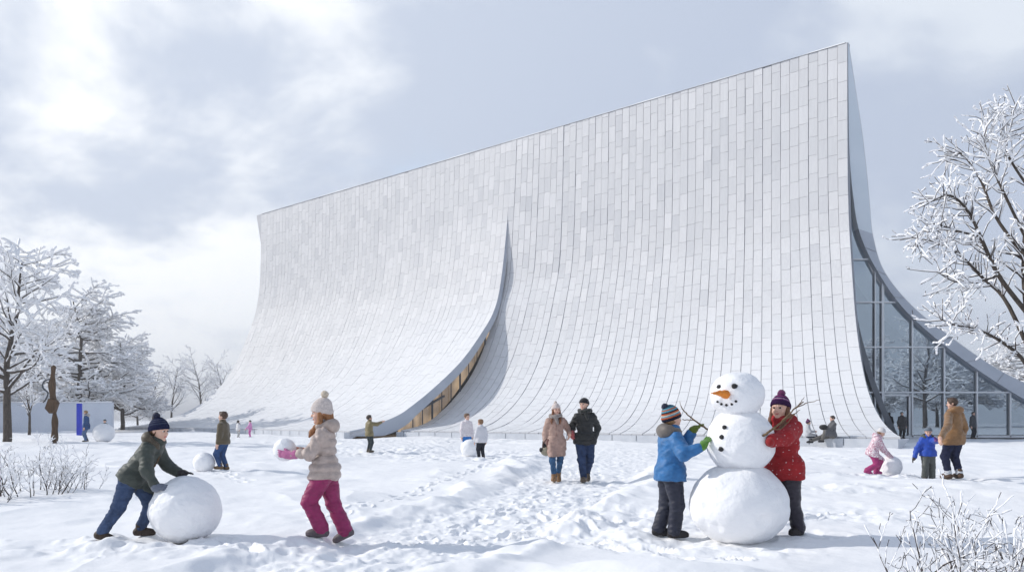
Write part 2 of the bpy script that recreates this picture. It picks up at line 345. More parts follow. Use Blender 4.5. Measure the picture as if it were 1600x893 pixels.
def gz(x, y, fine=True):
    x = np.asarray(x, float); y = np.asarray(y, float)
    far = sst(25, 90, y)
    h = 0.075 * fbm(x / 5.5, y / 7.0, 2, 1) + 0.042 * fbm(x / 1.4 + 0.35 * fbm(x / 2, y / 2, 2, 9), y / 2.0, 3, 4) * (1 - 0.5 * far)
    rg = 1 - np.abs(fbm(x / 2.6 + 0.3 * y / 2.6, y / 3.2, 3, 101)); h = h + 0.055 * np.clip(rg, 0, 1) ** 2.5 * (1 - sst(45, 80, y))
    h = h - 0.05
    h = h + 0.16 * sst(-16, -28, x) * sst(22, 40, y)
    # wind drift close to the camera
    h = h + 0.10 * np.exp(-((x - 0.2 + 0.9 * (y - 6.6)) / 0.85) ** 2 - ((y - 6.75) / 0.5) ** 2)
    h = h + 0.16 * np.exp(-((x + 2.6) / 1.5) ** 2 - ((y - 6.1) / 0.6) ** 2)
    h = h + 0.10 * np.exp(-((x - 1.3) / 1.3) ** 2 - ((y - 6.3) / 0.5) ** 2)
    dc = (x - path_c(y) + 0.22 * fbm(x / 1.1, y / 1.6, 2, 21)) / path_w(y)
    inn = 1 - sst(0.75, 1.05, np.abs(dc)); inn = inn * (1 - sst(30, 40, y))
    h = h * (1 - 0.6 * inn) - 0.085 * inn
    berm = np.exp(-((np.abs(dc) - 1.22) / 0.20) ** 2) * (1 - sst(26, 36, y))
    h = h + berm * 0.085 * (0.8 + 0.6 * fbm(x / 0.55, y / 0.8, 3, 31))
    tr = np.zeros_like(h)
    for (tx, ty, r, s) in TRAMPLED:
        q = ((x - tx) ** 2 + ((y - ty)) ** 2) / (r * r); tr = np.maximum(tr, s * np.exp(-q * q))
    if fine:
        big = 1 + 0.6 * sst(15, 40, y)
        w = np.maximum(inn, np.minimum(tr, 1.0) * 0.9)
        h = h + w * 0.031 * big * pits(x, y, 0.36, 3) + w * 0.020 * pits(x, y, 0.23, 8)
        h = h + tr * 0.045 * fbm(x / 0.33, y / 0.42, 3, 41) + inn * 0.014 * fbm(x / 0.12, y / 0.12, 2, 51)
        h = h + 0.009 * fbm(x / 0.42, y / 0.5, 3, 61)
        h = h + 0.05 * far * fbm(x / 3.0, y / 3.0, 3, 71) * (1 - sst(100, 160, y))
    if fine:
        for (a_, b_, w_) in TRACKS:
            ax_, ay_ = a_; bx_, by_ = b_; L2 = (bx_ - ax_) ** 2 + (by_ - ay_) ** 2
            t_ = ((x - ax_) * (bx_ - ax_) + (y - ay_) * (by_ - ay_)) / L2; q_ = np.hypot(x - ax_ - np.clip(t_, 0, 1) * (bx_ - ax_), y - ay_ - np.clip(t_, 0, 1) * (by_ - ay_)) / w_
            h = h - 0.05 * np.exp(-q_ ** 4) * (0.8 + 0.5 * fbm(x / .25, y / .25, 2, 7)) + 0.03 * np.exp(-((q_ - 1.35) / .3) ** 2) * (0.6 + 0.9 * fbm(x / .18, y / .25, 2, 17))
        for (fx, fy, an, am) in PRINTS:
            k = np.nonzero((np.abs(x - fx) < .4) & (np.abs(y - fy) < .4))
            if len(k[0]) == 0: continue
            dx = x[k] - fx; dy = y[k] - fy; u = dx * math.cos(an) + dy * math.sin(an); v = -dx * math.sin(an) + dy * math.cos(an)
            q = (np.abs(u) / .15) ** 3 + (np.abs(v) / .062) ** 3
            h[k] += am * (-0.055 * np.exp(-q * q * .5) + 0.016 * np.exp(-(np.minimum(q, 50) ** .333 - 1.35) ** 2 * 14) * (1 + fbm(dx * 18, dy * 18, 2, 5)))
    return h
def g1(x, y): return float(gz(np.array([x]), np.array([y]))[0])

yr = [-160, -110, -70, -45, -28, -16, -8, -3, 0, 2, 3, 3.7]
y = 4.2
while y < 70: yr.append(y); y *= 1.0042
while y < 4500: yr.append(y); y *= 1.03 if y < 200 else 1.12
yr = np.array(yr)
uc = np.concatenate([np.linspace(-1.25, -0.70, 60, endpoint=False), np.linspace(-0.70, 0.70, 1000), np.linspace(0.70, 1.25, 61)[1:]])
wid = np.maximum(yr, 4.2)
outer = np.array([8, 20, 45, 90, 180, 400, 1200.0])
GX = np.concatenate([-(1.25 * wid[:, None] + outer[::-1][None, :]), uc[None, :] * wid[:, None], 1.25 * wid[:, None] + outer[None, :]], axis=1)
GY = np.repeat(yr[:, None], GX.shape[1], 1)
GZ = gz(GX, GY)
ny, nx = GX.shape
idx = np.arange(ny * nx).reshape(ny, nx)
quads = np.stack([idx[:-1, :-1], idx[:-1, 1:], idx[1:, 1:], idx[1:, :-1]], -1).reshape(-1, 4)
g = obj('snow_ground', mesh_np('snow_ground', np.stack([GX, GY, GZ], -1), quads), M['snow'])
tag(g, kind='structure')
del GX, GY, GZ, quads

# ------------------------------------------------------------------ museum building
BLD = empty('museum', (0, 57, 0))
tag(BLD, 'white museum of two concave shingled sails sweeping up to one straight ridge', 'building')
def bpart(name, V, q=None, t=None, mat=None, smooth=False, fattrs=None, parent=BLD):
    V = np.asarray(V, float).reshape(-1, 3) - np.array([0, 57, 0]) if True else V
    me = mesh_np(name, V, q, t, smooth, fattrs=fattrs)
    return obj(name, me, mat, parent)
RID0, RID1 = np.array([-30.4, 101.0]), np.array([22.2, 55.0])
FT0, FT1 = np.array([-41.4, 88.4]), np.array([17.3, 37.0])
TOPZ = 26.07
prof = np.array([(0, TOPZ), (.02, 23.5), (.06, 21), (.17, 18), (.42, 15.8), (.92, 13.6), (2.0, 10.9), (3.3, 8.0), (4.95, 5.55), (7.2, 3.4), (9.4, 2.1), (12, 1.15), (14.5, .62), (16.8, .34)])
def catmull(Pn, n):
    Pn = np.asarray(Pn, float); k = len(Pn); u = np.linspace(0, k - 1, n); i = np.clip(u.astype(int), 0, k - 2); f = (u - i)[:, None]
    p0 = Pn[np.maximum(i - 1, 0)]; p1 = Pn[i]; p2 = Pn[i + 1]; p3 = Pn[np.minimum(i + 2, k - 1)]
    return 0.5 * (2 * p1 + (p2 - p0) * f + (2 * p0 - 5 * p1 + 4 * p2 - p3) * f * f + (3 * p1 - p0 - 3 * p2 + p3) * f ** 3)
pd = catmull(prof, 400)
for _ in range(40): pd[1:-1] = 0.25 * pd[:-2] + 0.5 * pd[1:-1] + 0.25 * pd[2:]
arc = np.concatenate([[0], np.cumsum(np.linalg.norm(np.diff(pd, axis=0), axis=1))]); ARC = arc[-1]
def prof_at(l): return np.interp(l, arc, pd[:, 0]), np.interp(l, arc, pd[:, 1])
def edge_plan(tab):
    t = np.array(tab); p = np.stack([(t[:, 1] - 800) / F * t[:, 2], t[:, 2]], -1)
    dn = catmull(np.concatenate([t[:, :1], p], 1), 300)
    for _ in range(60): dn[1:-1] = 0.25 * dn[:-2] + 0.5 * dn[1:-1] + 0.25 * dn[2:]
    o = np.argsort(dn[:, 0]); dn = dn[o]
    return lambda z: np.stack([np.interp(z, dn[:, 0], dn[:, 1]), np.interp(z, dn[:, 0], dn[:, 2])], -1)
EL = edge_plan([(26.1, 800, 74.4), (22, 797, 74.3), (18.5, 793, 74.0), (13.3, 784, 72.2), (10.4, 773, 70.8), (8.0, 750, 68.4), (5.57, 719, 65.4), (3.3, 674, 61.8), (1.98, 640, 59.8), (1.38, 620, 59), (.67, 580, 57.8), (.33, 545, 57)])
ER = edge_plan([(26.1, 800, 74.4), (22, 797, 74.3), (18.5, 793.5, 74.1), (13.7, 788, 73.1), (11, 777, 71.9), (8, 762, 70.4), (5.15, 741, 68.4), (2.77, 710, 65.65), (.96, 670, 62.4), (.5, 640, 60), (.33, 625, 59.1)])
def sail(side, a, l):
    """point on the sail; a = 0..1 along the ridge, l = length down from the ridge"""
    s, z = prof_at(l); q = (s / 16.8)[..., None]; a_ = a[..., None]
    rt, ft, E, w, ae = ((0.578 * a_, 0.54 * a_, EL, a_ ** 3, 1.0) if side == 0 else (0.578 + 0.422 * a_, 0.57 + 0.43 * a_, ER, (1 - a_) ** 4, 0.0))
    def plan(rt, ft): return (RID0 + (RID1 - RID0) * rt) * (1 - q) + (FT0 + (FT1 - FT0) * ft) * q
    base = plan(rt, ft)
    edge = plan(0.578, 0.54) if side == 0 else plan(0.578, 0.57)
    p = base + w * (E(z) - edge)
    return np.concatenate([p, z[..., None]], -1)
def sail_n(side, a, l):
    e = 1e-3
    du = sail(side, np.clip(a + e, 0, 1), l) - sail(side, np.clip(a - e, 0, 1), l)
    dv = sail(side, a, np.clip(l + .05, 0, ARC)) - sail(side, a, np.clip(l - .05, 0, ARC))
    n = np.cross(dv, du); n /= np.linalg.norm(n, axis=-1, keepdims=True) + 1e-9
    n[n[..., 1] > 0] *= -1
    return n
rs = np.random.RandomState(5)
for side, ncol, nm in ((0, 62, 'shingle_sail'), (1, 45, 'shingle_sail')):
    T = []
    heights = rs.rand(ncol) * (0.012, 0.035)[side]
    tl = 1.27
    for c in range(ncol):
        off = (0.5 * (c % 2) + rs.uniform(-0.28, 0.28)) * tl
        l = -off if off > 0 else -off - tl
        while l < ARC:
            ln = tl * rs.uniform(0.97, 1.03)
            a, b = max(l, 0), min(l + ln, ARC)
            if b - a > 0.12: T.append((c / ncol, (c + 1) / ncol, a, b, heights[c] + rs.rand() * 0.006, rs.uniform(-1, 1)))
            l += ln
    T = np.array(T); nT = len(T)
    wcol = 40.0 / 62 if side == 0 else 29.5 / 45
    gu = 0.017 / wcol / ncol; gv = 0.008
    if side == 0: gu *= 0.62; gv *= 0.8
    u0, u1, l0, l1 = T[:, 0] + gu, T[:, 1] - gu, T[:, 2] + gv, T[:, 3] - gv
    m = 4
    fr = np.linspace(0, 1, m)
    U = np.stack([np.repeat(u0[:, None], m, 1), np.repeat(u1[:, None], m, 1)], 2)
    L = np.repeat((l0[:, None] + (l1 - l0)[:, None] * fr)[:, :, None], 2, 2)
    Pt = sail(side, U, L); Nn = sail_n(side, U, L)
    tilt = T[:, 5][:, None, None] * (0.004, 0.009)[side] * np.array([-1, 1])[None, None, :] + (fr[None, :, None] * 0.006)
    hgt = 0.05 + T[:, 4][:, None, None] + tilt
    top = Pt + Nn * hgt[..., None]; bot = Pt - Nn * 0.005
    V = np.concatenate([top.reshape(nT, -1, 3), bot.reshape(nT, -1, 3)], 1)   # per tile 2*2m verts
    fq = []
    for i in range(m - 1):
        a = 2 * i
        fq.append((a, a + 2, a + 3, a + 1))
        o = 2 * m
        fq.append((a, a + o, a + 2 + o, a + 2)); fq.append((a + 1, a + 3, a + 3 + o, a + 1 + o))
    e = 2 * (m - 1); o = 2 * m
    fq.append((0, 1, 1 + o, o)); fq.append((e, e + o, e + 1 + o, e + 1))
    fq = np.array(fq)
    Q = (fq[None] + (np.arange(nT) * 4 * m)[:, None, None]).reshape(-1, 4)
    tone = np.clip(0.56 + 0.20 * rs.randn(nT), 0, 1)
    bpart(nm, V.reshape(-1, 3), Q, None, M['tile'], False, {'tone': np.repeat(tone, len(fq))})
    # backing skin
    nu, nl = 90, 60
    A_, L_ = np.meshgrid(np.linspace(0, 1, nu), np.linspace(0, ARC, nl), indexing='ij')
    S = sail(side, A_, L_); S2 = S - sail_n(side, A_, L_) * 0.35
    ii = np.arange(nu * nl).reshape(nu, nl)
    q1 = np.stack([ii[:-1, :-1], ii[1:, :-1], ii[1:, 1:], ii[:-1, 1:]], -1).reshape(-1, 4)
    k = nu * nl
    rim = []
    for lo in (ii[0, :], ii[-1, :], ii[:, 0], ii[:, -1]):
        for p_, q_ in zip(lo[:-1], lo[1:]): rim.append((p_, q_, q_ + k, p_ + k))
    bpart('sail_substrate', np.concatenate([S.reshape(-1, 3), S2.reshape(-1, 3)]), np.concatenate([q1, q1[:, ::-1] + k, np.array(rim)]), None, (M['backing2'], M['backing'])[side], True)

def strip(name, A, B, mat, smooth=True, thick=None, parent=BLD):
    A = np.asarray(A); B = np.asarray(B); n = len(A)
    V = np.concatenate([A, B]); q = [(i, i + 1, n + i + 1, n + i) for i in range(n - 1)]
    if thick is not None:
        k = 2 * n; V = np.concatenate([V, V + np.asarray(thick)])
        q2 = [tuple(x + k for x in f[::-1]) for f in q]
        q3 = [(i, k + i, k + i + 1, i + 1) for i in range(n - 1)] + [(n + i, n + i + 1, k + n + i + 1, k + n + i) for i in range(n - 1)]
        q3 += [(0, n, k + n, k), (n - 1, k + n - 1, k + 2 * n - 1, 2 * n - 1)]
        q = q + q2 + q3; smooth = False
    return bpart(name, V, q, None, mat, smooth, parent=parent)
# thick free edge of the forward sail over the slot
zz = np.concatenate([np.linspace(18.6, 8, 40), np.linspace(7.8, 0.34, 60)])
EP = np.concatenate([EL(zz), zz[:, None]], 1)
wdt = np.interp(zz, [0.34, 0.7, 1.15, 2, 3, 6, 10, 14, 18.6], [0.5, 0.8, 0.85, 0.62, 0.52, 0.48, 0.36, 0.22, 0.05])
tang = np.gradient(EP, axis=0); tang /= np.linalg.norm(tang, axis=1, keepdims=True)
dn_ = np.cross(tang, np.cross(np.array([0, 0, -1.0]), tang)); dn_ /= np.linalg.norm(dn_, axis=1, keepdims=True)
inw = np.cross(dn_, tang)
out_n = sail_n(0, np.full(len(zz), 0.995), np.interp(zz, pd[::-1, 1], arc[::-1]))
EPo = EP + out_n * 0.07
EPi = EP - out_n * wdt[:, None] + np.array([0.18, 0.1, 0]) * wdt[:, None]
EPi[:, 2] = np.maximum(EPi[:, 2], 0.05)
strip('slot_fascia', EPo, EPi, M['fascia'])
# slot glazing on the plan line of the rear sail's edge
zr = np.concatenate([np.linspace(9.6, 3, 40), np.linspace(2.9, 0.36, 40)])
GP = np.concatenate([ER(zr), zr[:, None]], 1)
pxE = 800 + EPi[:, 0] / EPi[:, 1] * F; pyE = HZ - (EPi[:, 2] - CAMH) / EPi[:, 1] * F
XR = 800 + GP[:, 0] / GP[:, 1] * F
od = np.argsort(pxE)
ytop = np.interp(XR, pxE[od], pyE[od])
GT = GP.copy(); GT[:, 2] = np.maximum(GP[:, 2] + 0.05, CAMH + (HZ - ytop + 3) * GP[:, 1] / F)
gl_off = np.array([-0.10, 0.05, 0])
SLG = strip('slot_glass', GP + gl_off, GT + gl_off, M['slitglass'])
s_i = np.linspace(0, 1, 60)
def res(P, n=60): return np.stack([np.interp(np.linspace(0, 1, n), np.linspace(0, 1, len(P)), P[:, i]) for i in range(3)], 1)
top_i = [int(np.argmin(abs(pxE - x))) for x in np.linspace(XR[0], XR[-1], 60)]
strip('slot_soffit', EPi[top_i], res(GT) + gl_off, M['fascia'])
back = np.array([-1.6, 0.83, 0]) * np.interp(GP[:, 2], [0.36, 0.8, 1.8, 5, 9.6], [0.2, 0.4, 0.8, 0.65, 0.2])[:, None]
strip('lit_interior', GP + back + np.array([0, 0, -1.0]), GT + back + np.array([0, 0, 0.2]), M['lit'])
run = np.concatenate([[0], np.cumsum(np.linalg.norm(np.diff(GP[:, :2], axis=0), axis=1))])
pos = 1.4; k = 0
while pos < run[-1] - 0.5:
    p0 = np.array([np.interp(pos, run, GP[:, i]) for i in range(3)]); p1 = np.array([np.interp(pos, run, GT[:, i]) for i in range(3)])
    w = 0.07 if k % 3 else 0.14
    c = [(-w / 2, -w / 2), (w / 2, -w / 2), (w / 2, w / 2), (-w / 2, w / 2)]
    V = [(p0[0] + a, p0[1] + b, p0[2] - 0.4) for a, b in c] + [(p1[0] + a, p1[1] + b, p1[2] + 0.15) for a, b in c]
    bpart('slot_post', V, [(0, 1, 5, 4), (1, 2, 6, 5), (2, 3, 7, 6), (3, 0, 4, 7), (4, 5, 6, 7), (3, 2, 1, 0)], None, M['darkpost'], parent=SLG)
    pos += 1.35; k += 1
i0, i1 = np.argmin(abs(zr - 1.9)), np.argmin(abs(zr - 0.5))
def bar(A, B, w, h):
    A = np.asarray(A, float); B = np.asarray(B, float); d = nrm(B - A); up = np.array([0, 0, 1.0])
    if abs(d[2]) > 0.95: up = np.array([0, 1.0, 0])
    s = nrm(np.cross(d, up)) * w / 2; u = nrm(np.cross(s, d)) * h / 2
    V = [A - s - u, A + s - u, A + s + u, A - s + u, B - s - u, B + s - u, B + s + u, B - s + u]
    return V, [(0, 1, 5, 4), (1, 2, 6, 5), (2, 3, 7, 6), (3, 0, 4, 7), (4, 5, 6, 7), (3, 2, 1, 0)]
def bars(name, lst, mat, parent=BLD):
    V, Q = [], []
    for A, B, w, h in lst:
        v, q = bar(A, B, w, h); k = len(V); V += v; Q += [tuple(i + k for i in f) for f in q]
    return bpart(name, V, Q, None, mat, parent=parent)
bars('slot_transom', [(GP[i0] + [0.02, 0, 1.1], GP[i1] + [0.02, 0, 1.0], 0.12, 0.14)], M['darkpost'], parent=SLG)
# end frame: blade under the ridge that turns into the sweeping fascia of the rear sail
OUTp = [(1325.5, 66), (1336, 135), (1347, 208), (1354, 268), (1359, 322), (1364, 369), (1381, 423), (1424, 477), (1482, 524), (1549, 571), (1600, 598), (1680, 634), (1760, 664), (1815, 682)]
INp = [(1325, 70), (1325.5, 135), (1326.5, 208), (1328, 248), (1333, 305), (1343, 362), (1367, 416), (1408, 477), (1461, 527), (1529, 578), (1600, 623), (1660, 655), (1705, 673), (1735, 683)]
YE = 55.0
def pl(tab, d): return catmull(np.array([px(a, b, d) for a, b in tab]), 120)
O_, I_ = pl(OUTp, YE), pl(INp, YE)
nb = 46
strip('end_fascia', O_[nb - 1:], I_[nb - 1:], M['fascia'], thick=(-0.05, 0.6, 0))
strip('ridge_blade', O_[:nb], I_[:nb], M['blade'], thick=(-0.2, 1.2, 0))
ext = np.array([-0.753, 0.658, 0]) * 71
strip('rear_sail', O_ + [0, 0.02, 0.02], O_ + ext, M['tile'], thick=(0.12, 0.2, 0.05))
fl = np.concatenate([[sail(0, np.array(0.0), np.array(l)) for l in np.linspace(0, ARC, 120)]])
strip('end_wall', fl + [0.3, 0.1, -0.1], O_ + ext * 0.985 + [0, 0, -0.1], M['backing'])
jn = [(O_[i] + [0, -0.012, 0], I_[i] + [0, -0.012, 0], 0.03, 0.03) for i in range(nb + 4, 118, 6)]
bars('fascia_joint', jn, M['backing'])
# end glazing
YG = 55.5
inG = pl([(1327, 215)] + INp[3:], YG)
base = inG.copy(); base[:, 2] = 0.18
GLW = strip('glass_wall', inG, base, M['glass'], smooth=False)
ls = []
ix = 800 + inG[:, 0] / YG * F; iy = HZ - (inG[:, 2] - CAMH) * F / YG
def ycurve(X): return np.interp(X, ix, iy)
for X, w in ((1367, 0.08), (1379, 0.16), (1425, 0.10), (1475, 0.10), (1526, 0.10), (1578, 0.10), (1630, 0.10), (1680, 0.10)):
    ls.append((px(X, 682.5, YG - 0.12), px(X, ycurve(X) - 2, YG - 0.12), w, 0.16))
for yv in (405, 472, 542, 612.5):
    Xr = np.interp(-yv, -iy[::-1][::1] if False else -iy, ix) if False else float(ix[np.argmin(abs(iy - yv))])
    ls.append((px(1318, yv, YG - 0.135), px(Xr + 2, yv, YG - 0.135), 0.14, 0.10))
ls.append((px(1379, 617, YG - 0.11), px(1425, 617, YG - 0.11), 0.10, 0.12)); ls.append((px(1421, 682.5, YG - 0.11), px(1421, 617, YG - 0.11), 0.12, 0.10))
ls.append((px(1340, 681.5, YG - 0.1), px(1735, 681.5, YG - 0.1), 0.2, 0.16))
bars('mullion_frame', ls, M['mullion'], parent=GLW)
bars('door_handle', [(px(1416, 668, YG - 0.25), px(1416, 650, YG - 0.25), 0.05, 0.05)], M['darkpost'], parent=GLW)
# dark steel edge beam behind the free edge of the forward sail
cbL = pl([(1318, 420), (1325, 470), (1336, 520), (1347, 560), (1362, 605), (1380, 650), (1395, 683)], YG - 0.25)
cbR = pl([(1328, 420), (1335, 470), (1345, 520), (1356, 560), (1371, 605), (1390, 650), (1405, 683)], YG - 0.25)
strip('edge_beam', cbL, cbR, M['soffit'], thick=(0, 0.2, 0))
# interior
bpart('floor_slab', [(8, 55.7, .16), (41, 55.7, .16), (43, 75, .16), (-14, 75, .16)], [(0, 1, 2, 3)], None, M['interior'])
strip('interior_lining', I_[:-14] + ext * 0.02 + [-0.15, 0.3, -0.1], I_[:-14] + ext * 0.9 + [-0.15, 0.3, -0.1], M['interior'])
# plinth along the foot of both sails
def plinth(side, a0, a1, n):
    a = np.linspace(a0, a1, n); P = sail(side, a, np.full(n, ARC))
    t = np.gradient(P, axis=0); t /= np.linalg.norm(t, axis=1, keepdims=True); o = np.stack([t[:, 1], -t[:, 0], 0 * a], 1)
    o[o[:, 1] > 0] *= -1
    A = P + o * 0.42; A[:, 2] = 0.33; B = P - o * 1.2; B[:, 2] = 0.33
    C = A.copy(); C[:, 2] = -0.35
    V = np.concatenate([C, A, B]); q = []
    for i in range(n - 1):
        q += [(i, i + 1, n + i + 1, n + i), (n + i, n + i + 1, 2 * n + i + 1, 2 * n + i)]
    q += [(0, n, 2 * n), (n - 1, 3 * n - 1, 2 * n - 1)]
    return bpart('plinth', V, [f for f in q if len(f) == 4], [f for f in q if len(f) == 3], M['plinth']), A
PLN, A0 = plinth(0, 0, 1, 60)
_, A1 = plinth(1, 0, 1, 60)
jl = []
for A in (A0, A1):
    rl = np.concatenate([[0], np.cumsum(np.linalg.norm(np.diff(A, axis=0), axis=1))])
    for s in np.arange(0.8, rl[-1], 1.6):
        p = np.array([np.interp(s, rl, A[:, i]) for i in range(3)]); jl.append((p + [-0.004, -0.004, -0.3], p + [-0.004, -0.004, 0.004], 0.025, 0.025))
bars('plinth_joint', jl, M['soffit'], parent=PLN)
# snow lying on the ridge
rp = [RID0 + (RID1 - RID0) * t for t in np.linspace(0.0, 0.998, 160)]
rz = 0.05 + 0.05 * fbm(np.arange(160) / 6.0, np.zeros(160), 3, 81)
V = []; q = []
for i, (p, h) in enumerate(zip(rp, rz)):
    n_ = np.array([-.657, -.75])
    for (o_, zz_) in ((0.14, 0.0), (0.09, 0.035 + 0.5 * h), (-0.4, 0.06 + h), (-0.5, -0.05)):
        V.append((p[0] + n_[0] * o_, p[1] + n_[1] * o_, TOPZ + zz_))
for i in range(159):
    for j in range(3): q.append((4 * i + j, 4 * i + 4 + j, 4 * i + 5 + j, 4 * i + 1 + j))
bpart('ridge_snow', V, q, None, M['tsnow'], True)

# ------------------------------------------------------------------ wall, pillar, sculpture by the trees
def box_bm(name, lo, hi, mat, parent, bev=0.0):
    import bmesh
    bm = bmesh.new(); bmesh.ops.create_cube(bm, size=1.0)
    for v in bm.verts:
        v.co = Vector([lo[i] + (v.co[i] + 0.5) * (hi[i] - lo[i]) for i in range(3)])
    if bev: bmesh.ops.bevel(bm, geom=bm.edges[:], offset=bev, segments=2, affect='EDGES')
    me = bpy.data.meshes.new(name); bm.to_mesh(me); bm.free()
    return obj(name, me, mat, parent)
wl = empty('garden_wall', px(70, 677, 70)); wl.location.z = 0
tag(wl, 'long white rendered garden wall behind the snowy trees', 'wall')
hw = (175 + 160) / 2 / F * 70
box_bm('wall_panel', (-hw, 0, -0.4), (hw, 0.35, 2.62), M['wall'], wl, 0.02)
wl.location.x = (175 - 800) / F * 70 - hw
n = 120; xs = np.linspace(-hw, hw, n); hs = 0.10 + 0.04 * fbm(xs / 1.5, xs * 0, 3, 91)
V = []; q = []
for x, h in zip(xs, hs):
    for o_, z_ in ((-0.03, 0.0), (-0.01, 0.7 * h), (0.12, h), (0.36, 0.6 * h), (0.38, 0)): V.append((x, o_, 2.625 + z_))
for i in range(n - 1):
    for j in range(4): q.append((5 * i + j, 5 * i + 5 + j, 5 * i + 6 + j, 5 * i + 1 + j))
obj('snow_cap', mesh_np('snow_cap', V, q), M['tsnow'], wl)
d_ = 58
pp = px(124, 678, d_); pp[2] = g1(pp[0], pp[1])
pil = empty('blue_pillar', pp); tag(pil, 'slim cobalt blue pillar standing in the snow before the white wall', 'pillar')
box_bm('shaft', (-0.14, -0.14, -0.2), (0.14, 0.14, 2.22), M['blue'], pil, 0.015); box_bm('cap', (-0.15, -0.15, 2.224), (0.15, 0.15, 2.26), M['tsnow'], pil, 0.012)

def tubes(segs, n=5):
    """segs: array rows p0(3) p1(3) r0 r1 -> V, Q"""
    S = np.asarray(segs, float); P0, P1, r0, r1 = S[:, 0:3], S[:, 3:6], S[:, 6], S[:, 7]
    d = P1 - P0; d /= np.linalg.norm(d, axis=1, keepdims=True) + 1e-9
    ref = np.where(np.abs(d[:, 2:3]) > 0.9, np.array([[1.0, 0, 0]]), np.array([[0, 0, 1.0]]))
    u = np.cross(d, ref); u /= np.linalg.norm(u, axis=1, keepdims=True); v = np.cross(d, u)
    an = np.arange(n) * 2 * math.pi / n
    ring = u[:, None] * np.cos(an)[None, :, None] + v[:, None] * np.sin(an)[None, :, None]
    A = P0[:, None] + ring * r0[:, None, None]; B = P1[:, None] + ring * r1[:, None, None]
    V = np.stack([A, B], 1).reshape(-1, 3)
    i = np.arange(n); j = (i + 1) % n
    q = np.stack([i, j, j + n, i + n], 1)
    return V, (q[None] + (np.arange(len(S)) * 2 * n)[:, None, None]).reshape(-1, 4)
def snow_on(segs, rs_, n=5, lift=0.75, sag=0.0, rng=None):
    """tapering pillows of snow lying along the upper side of each segment"""
    S = np.asarray(segs, float); P0, P1 = S[:, 0:3], S[:, 3:6]; rr = np.maximum(S[:, 6], S[:, 7])
    k = len(S); rng = rng or np.random.RandomState(2)
    rad = rs_ * rng.uniform(0.6, 1.35, k); up = np.array([0, 0, 1.0])
    ext = (P1 - P0) * 0.12
    fr = np.array([0.0, 0.22, 0.75, 1.0]); sc = np.array([0.15, 0.95, 0.9, 0.12])
    d = P1 - P0; ln = np.linalg.norm(d, axis=1, keepdims=True); d = d / (ln + 1e-9)
    ref = np.where(np.abs(d[:, 2:3]) > 0.95, np.array([[1.0, 0, 0]]), np.array([[0, 0, 1.0]]))
    u = np.cross(d, ref); u /= np.linalg.norm(u, axis=1, keepdims=True); v = np.cross(u, d)
    an = np.arange(n) * 2 * math.pi / n + rng.rand(k)[:, None]
    rings = []
    for f, s in zip(fr, sc):
        c = P0 - ext + (P1 - P0 + 2 * ext) * f + up * (rr[:, None] * 0.6 + rad[:, None] * lift * (0.6 + 0.4 * s))
        c = c + rng.normal(0, 1, (k, 3)) * rad[:, None] * 0.12
        rings.append(c[:, None] + (u[:, None] * np.cos(an)[..., None] + v[:, None] * np.sin(an)[..., None] * 0.85) * (rad * s)[:, None, None])
    V = np.stack(rings, 1).reshape(-1, 3); q = []
    i = np.arange(n); j = (i + 1) % n
    for r_ in range(3): q.append(np.stack([i + r_ * n, j + r_ * n, j + (r_ + 1) * n, i + (r_ + 1) * n], 1))
    q = np.concatenate(q)
    return V, (q[None] + (np.arange(k) * 4 * n)[:, None, None]).reshape(-1, 4)

def branch(segs, p, d, L, r, lev, P, rng):
    n = max(2, int(L / P['seg'][lev])); st = L / n
    d = nrm(d); ra = r
    for i in range(n):
        d = nrm(d + rng.normal(0, P['wob'][lev], 3) + np.array([0, 0, P['up'][lev]]))
        p2 = p + d * st; rb = max(r * (1 - P['taper'] * (i + 1) / n), P['rmin'])
        segs.append((*p, *p2, ra, rb, lev))
        if lev + 1 < len(P['seg']) and i >= P['start'][lev] * n:
            for _ in range(P['kids'][lev] if rng.rand() < P['prob'][lev] else 0):
                ax = nrm(np.cross(d, rng.normal(0, 1, 3))); an = R(rng.uniform(*P['ang'][lev]))
                dd = d * math.cos(an) + ax * math.sin(an); dd = dd * np.array([1, 1, P.get('flat', 1)])
                branch(segs, p + (p2 - p) * rng.rand(), dd, L * rng.uniform(*P['len'][lev]) * (1 - 0.45 * i / n), max(rb * P.get('kr', 0.62), P['rmin']), lev + 1, P, rng)
        p, ra = p2, rb
def tree_meshes(name, segs, snow_r, snow_levels, snow_prob, rng, fine_lev=3):
    S = np.array(segs); lev = S[:, 8].astype(int)
    thick = lev <= 1
    Vt, Qt = tubes(S[thick], 8); Vb, Qb = tubes(S[~thick], 4)
    dirz = np.abs((S[:, 5] - S[:, 2]) / (np.linalg.norm(S[:, 3:6] - S[:, 0:3], axis=1) + 1e-9))
    sel = np.isin(lev, snow_levels) & (dirz < 0.93) & (rng.rand(len(S)) < snow_prob)
    sr = np.interp(S[:, 6], [0.005, 0.04, 0.15], [snow_r, snow_r * 1.1, snow_r * 1.5])
    Vs, Qs = snow_on(S[sel], sr[sel], 5, lift=np.where(lev[sel] >= fine_lev, 0.25, 0.75)[:, None], rng=rng)
    return (mesh_np(name + '_trunk', Vt, Qt), mesh_np(name + '_branches', Vb, Qb), mesh_np(name + '_snow', Vs, Qs))
def make_tree(loc, meshes, label, group=None, rz=0.0, sc=1.0, name='snowy_tree'):
    o = empty(name, loc, rz); o.scale = (sc, sc, sc)
    tag(o, label, 'tree', group)
    obj('trunk', meshes[0], None, o); obj('branches', meshes[1], None, o); obj('snow_load', meshes[2], None, o)
    return o
def mats(ms):
    ms[0].materials.append(M['bark']); ms[1].materials.append(M['twig']); ms[2].materials.append(M['tsnow']); return ms
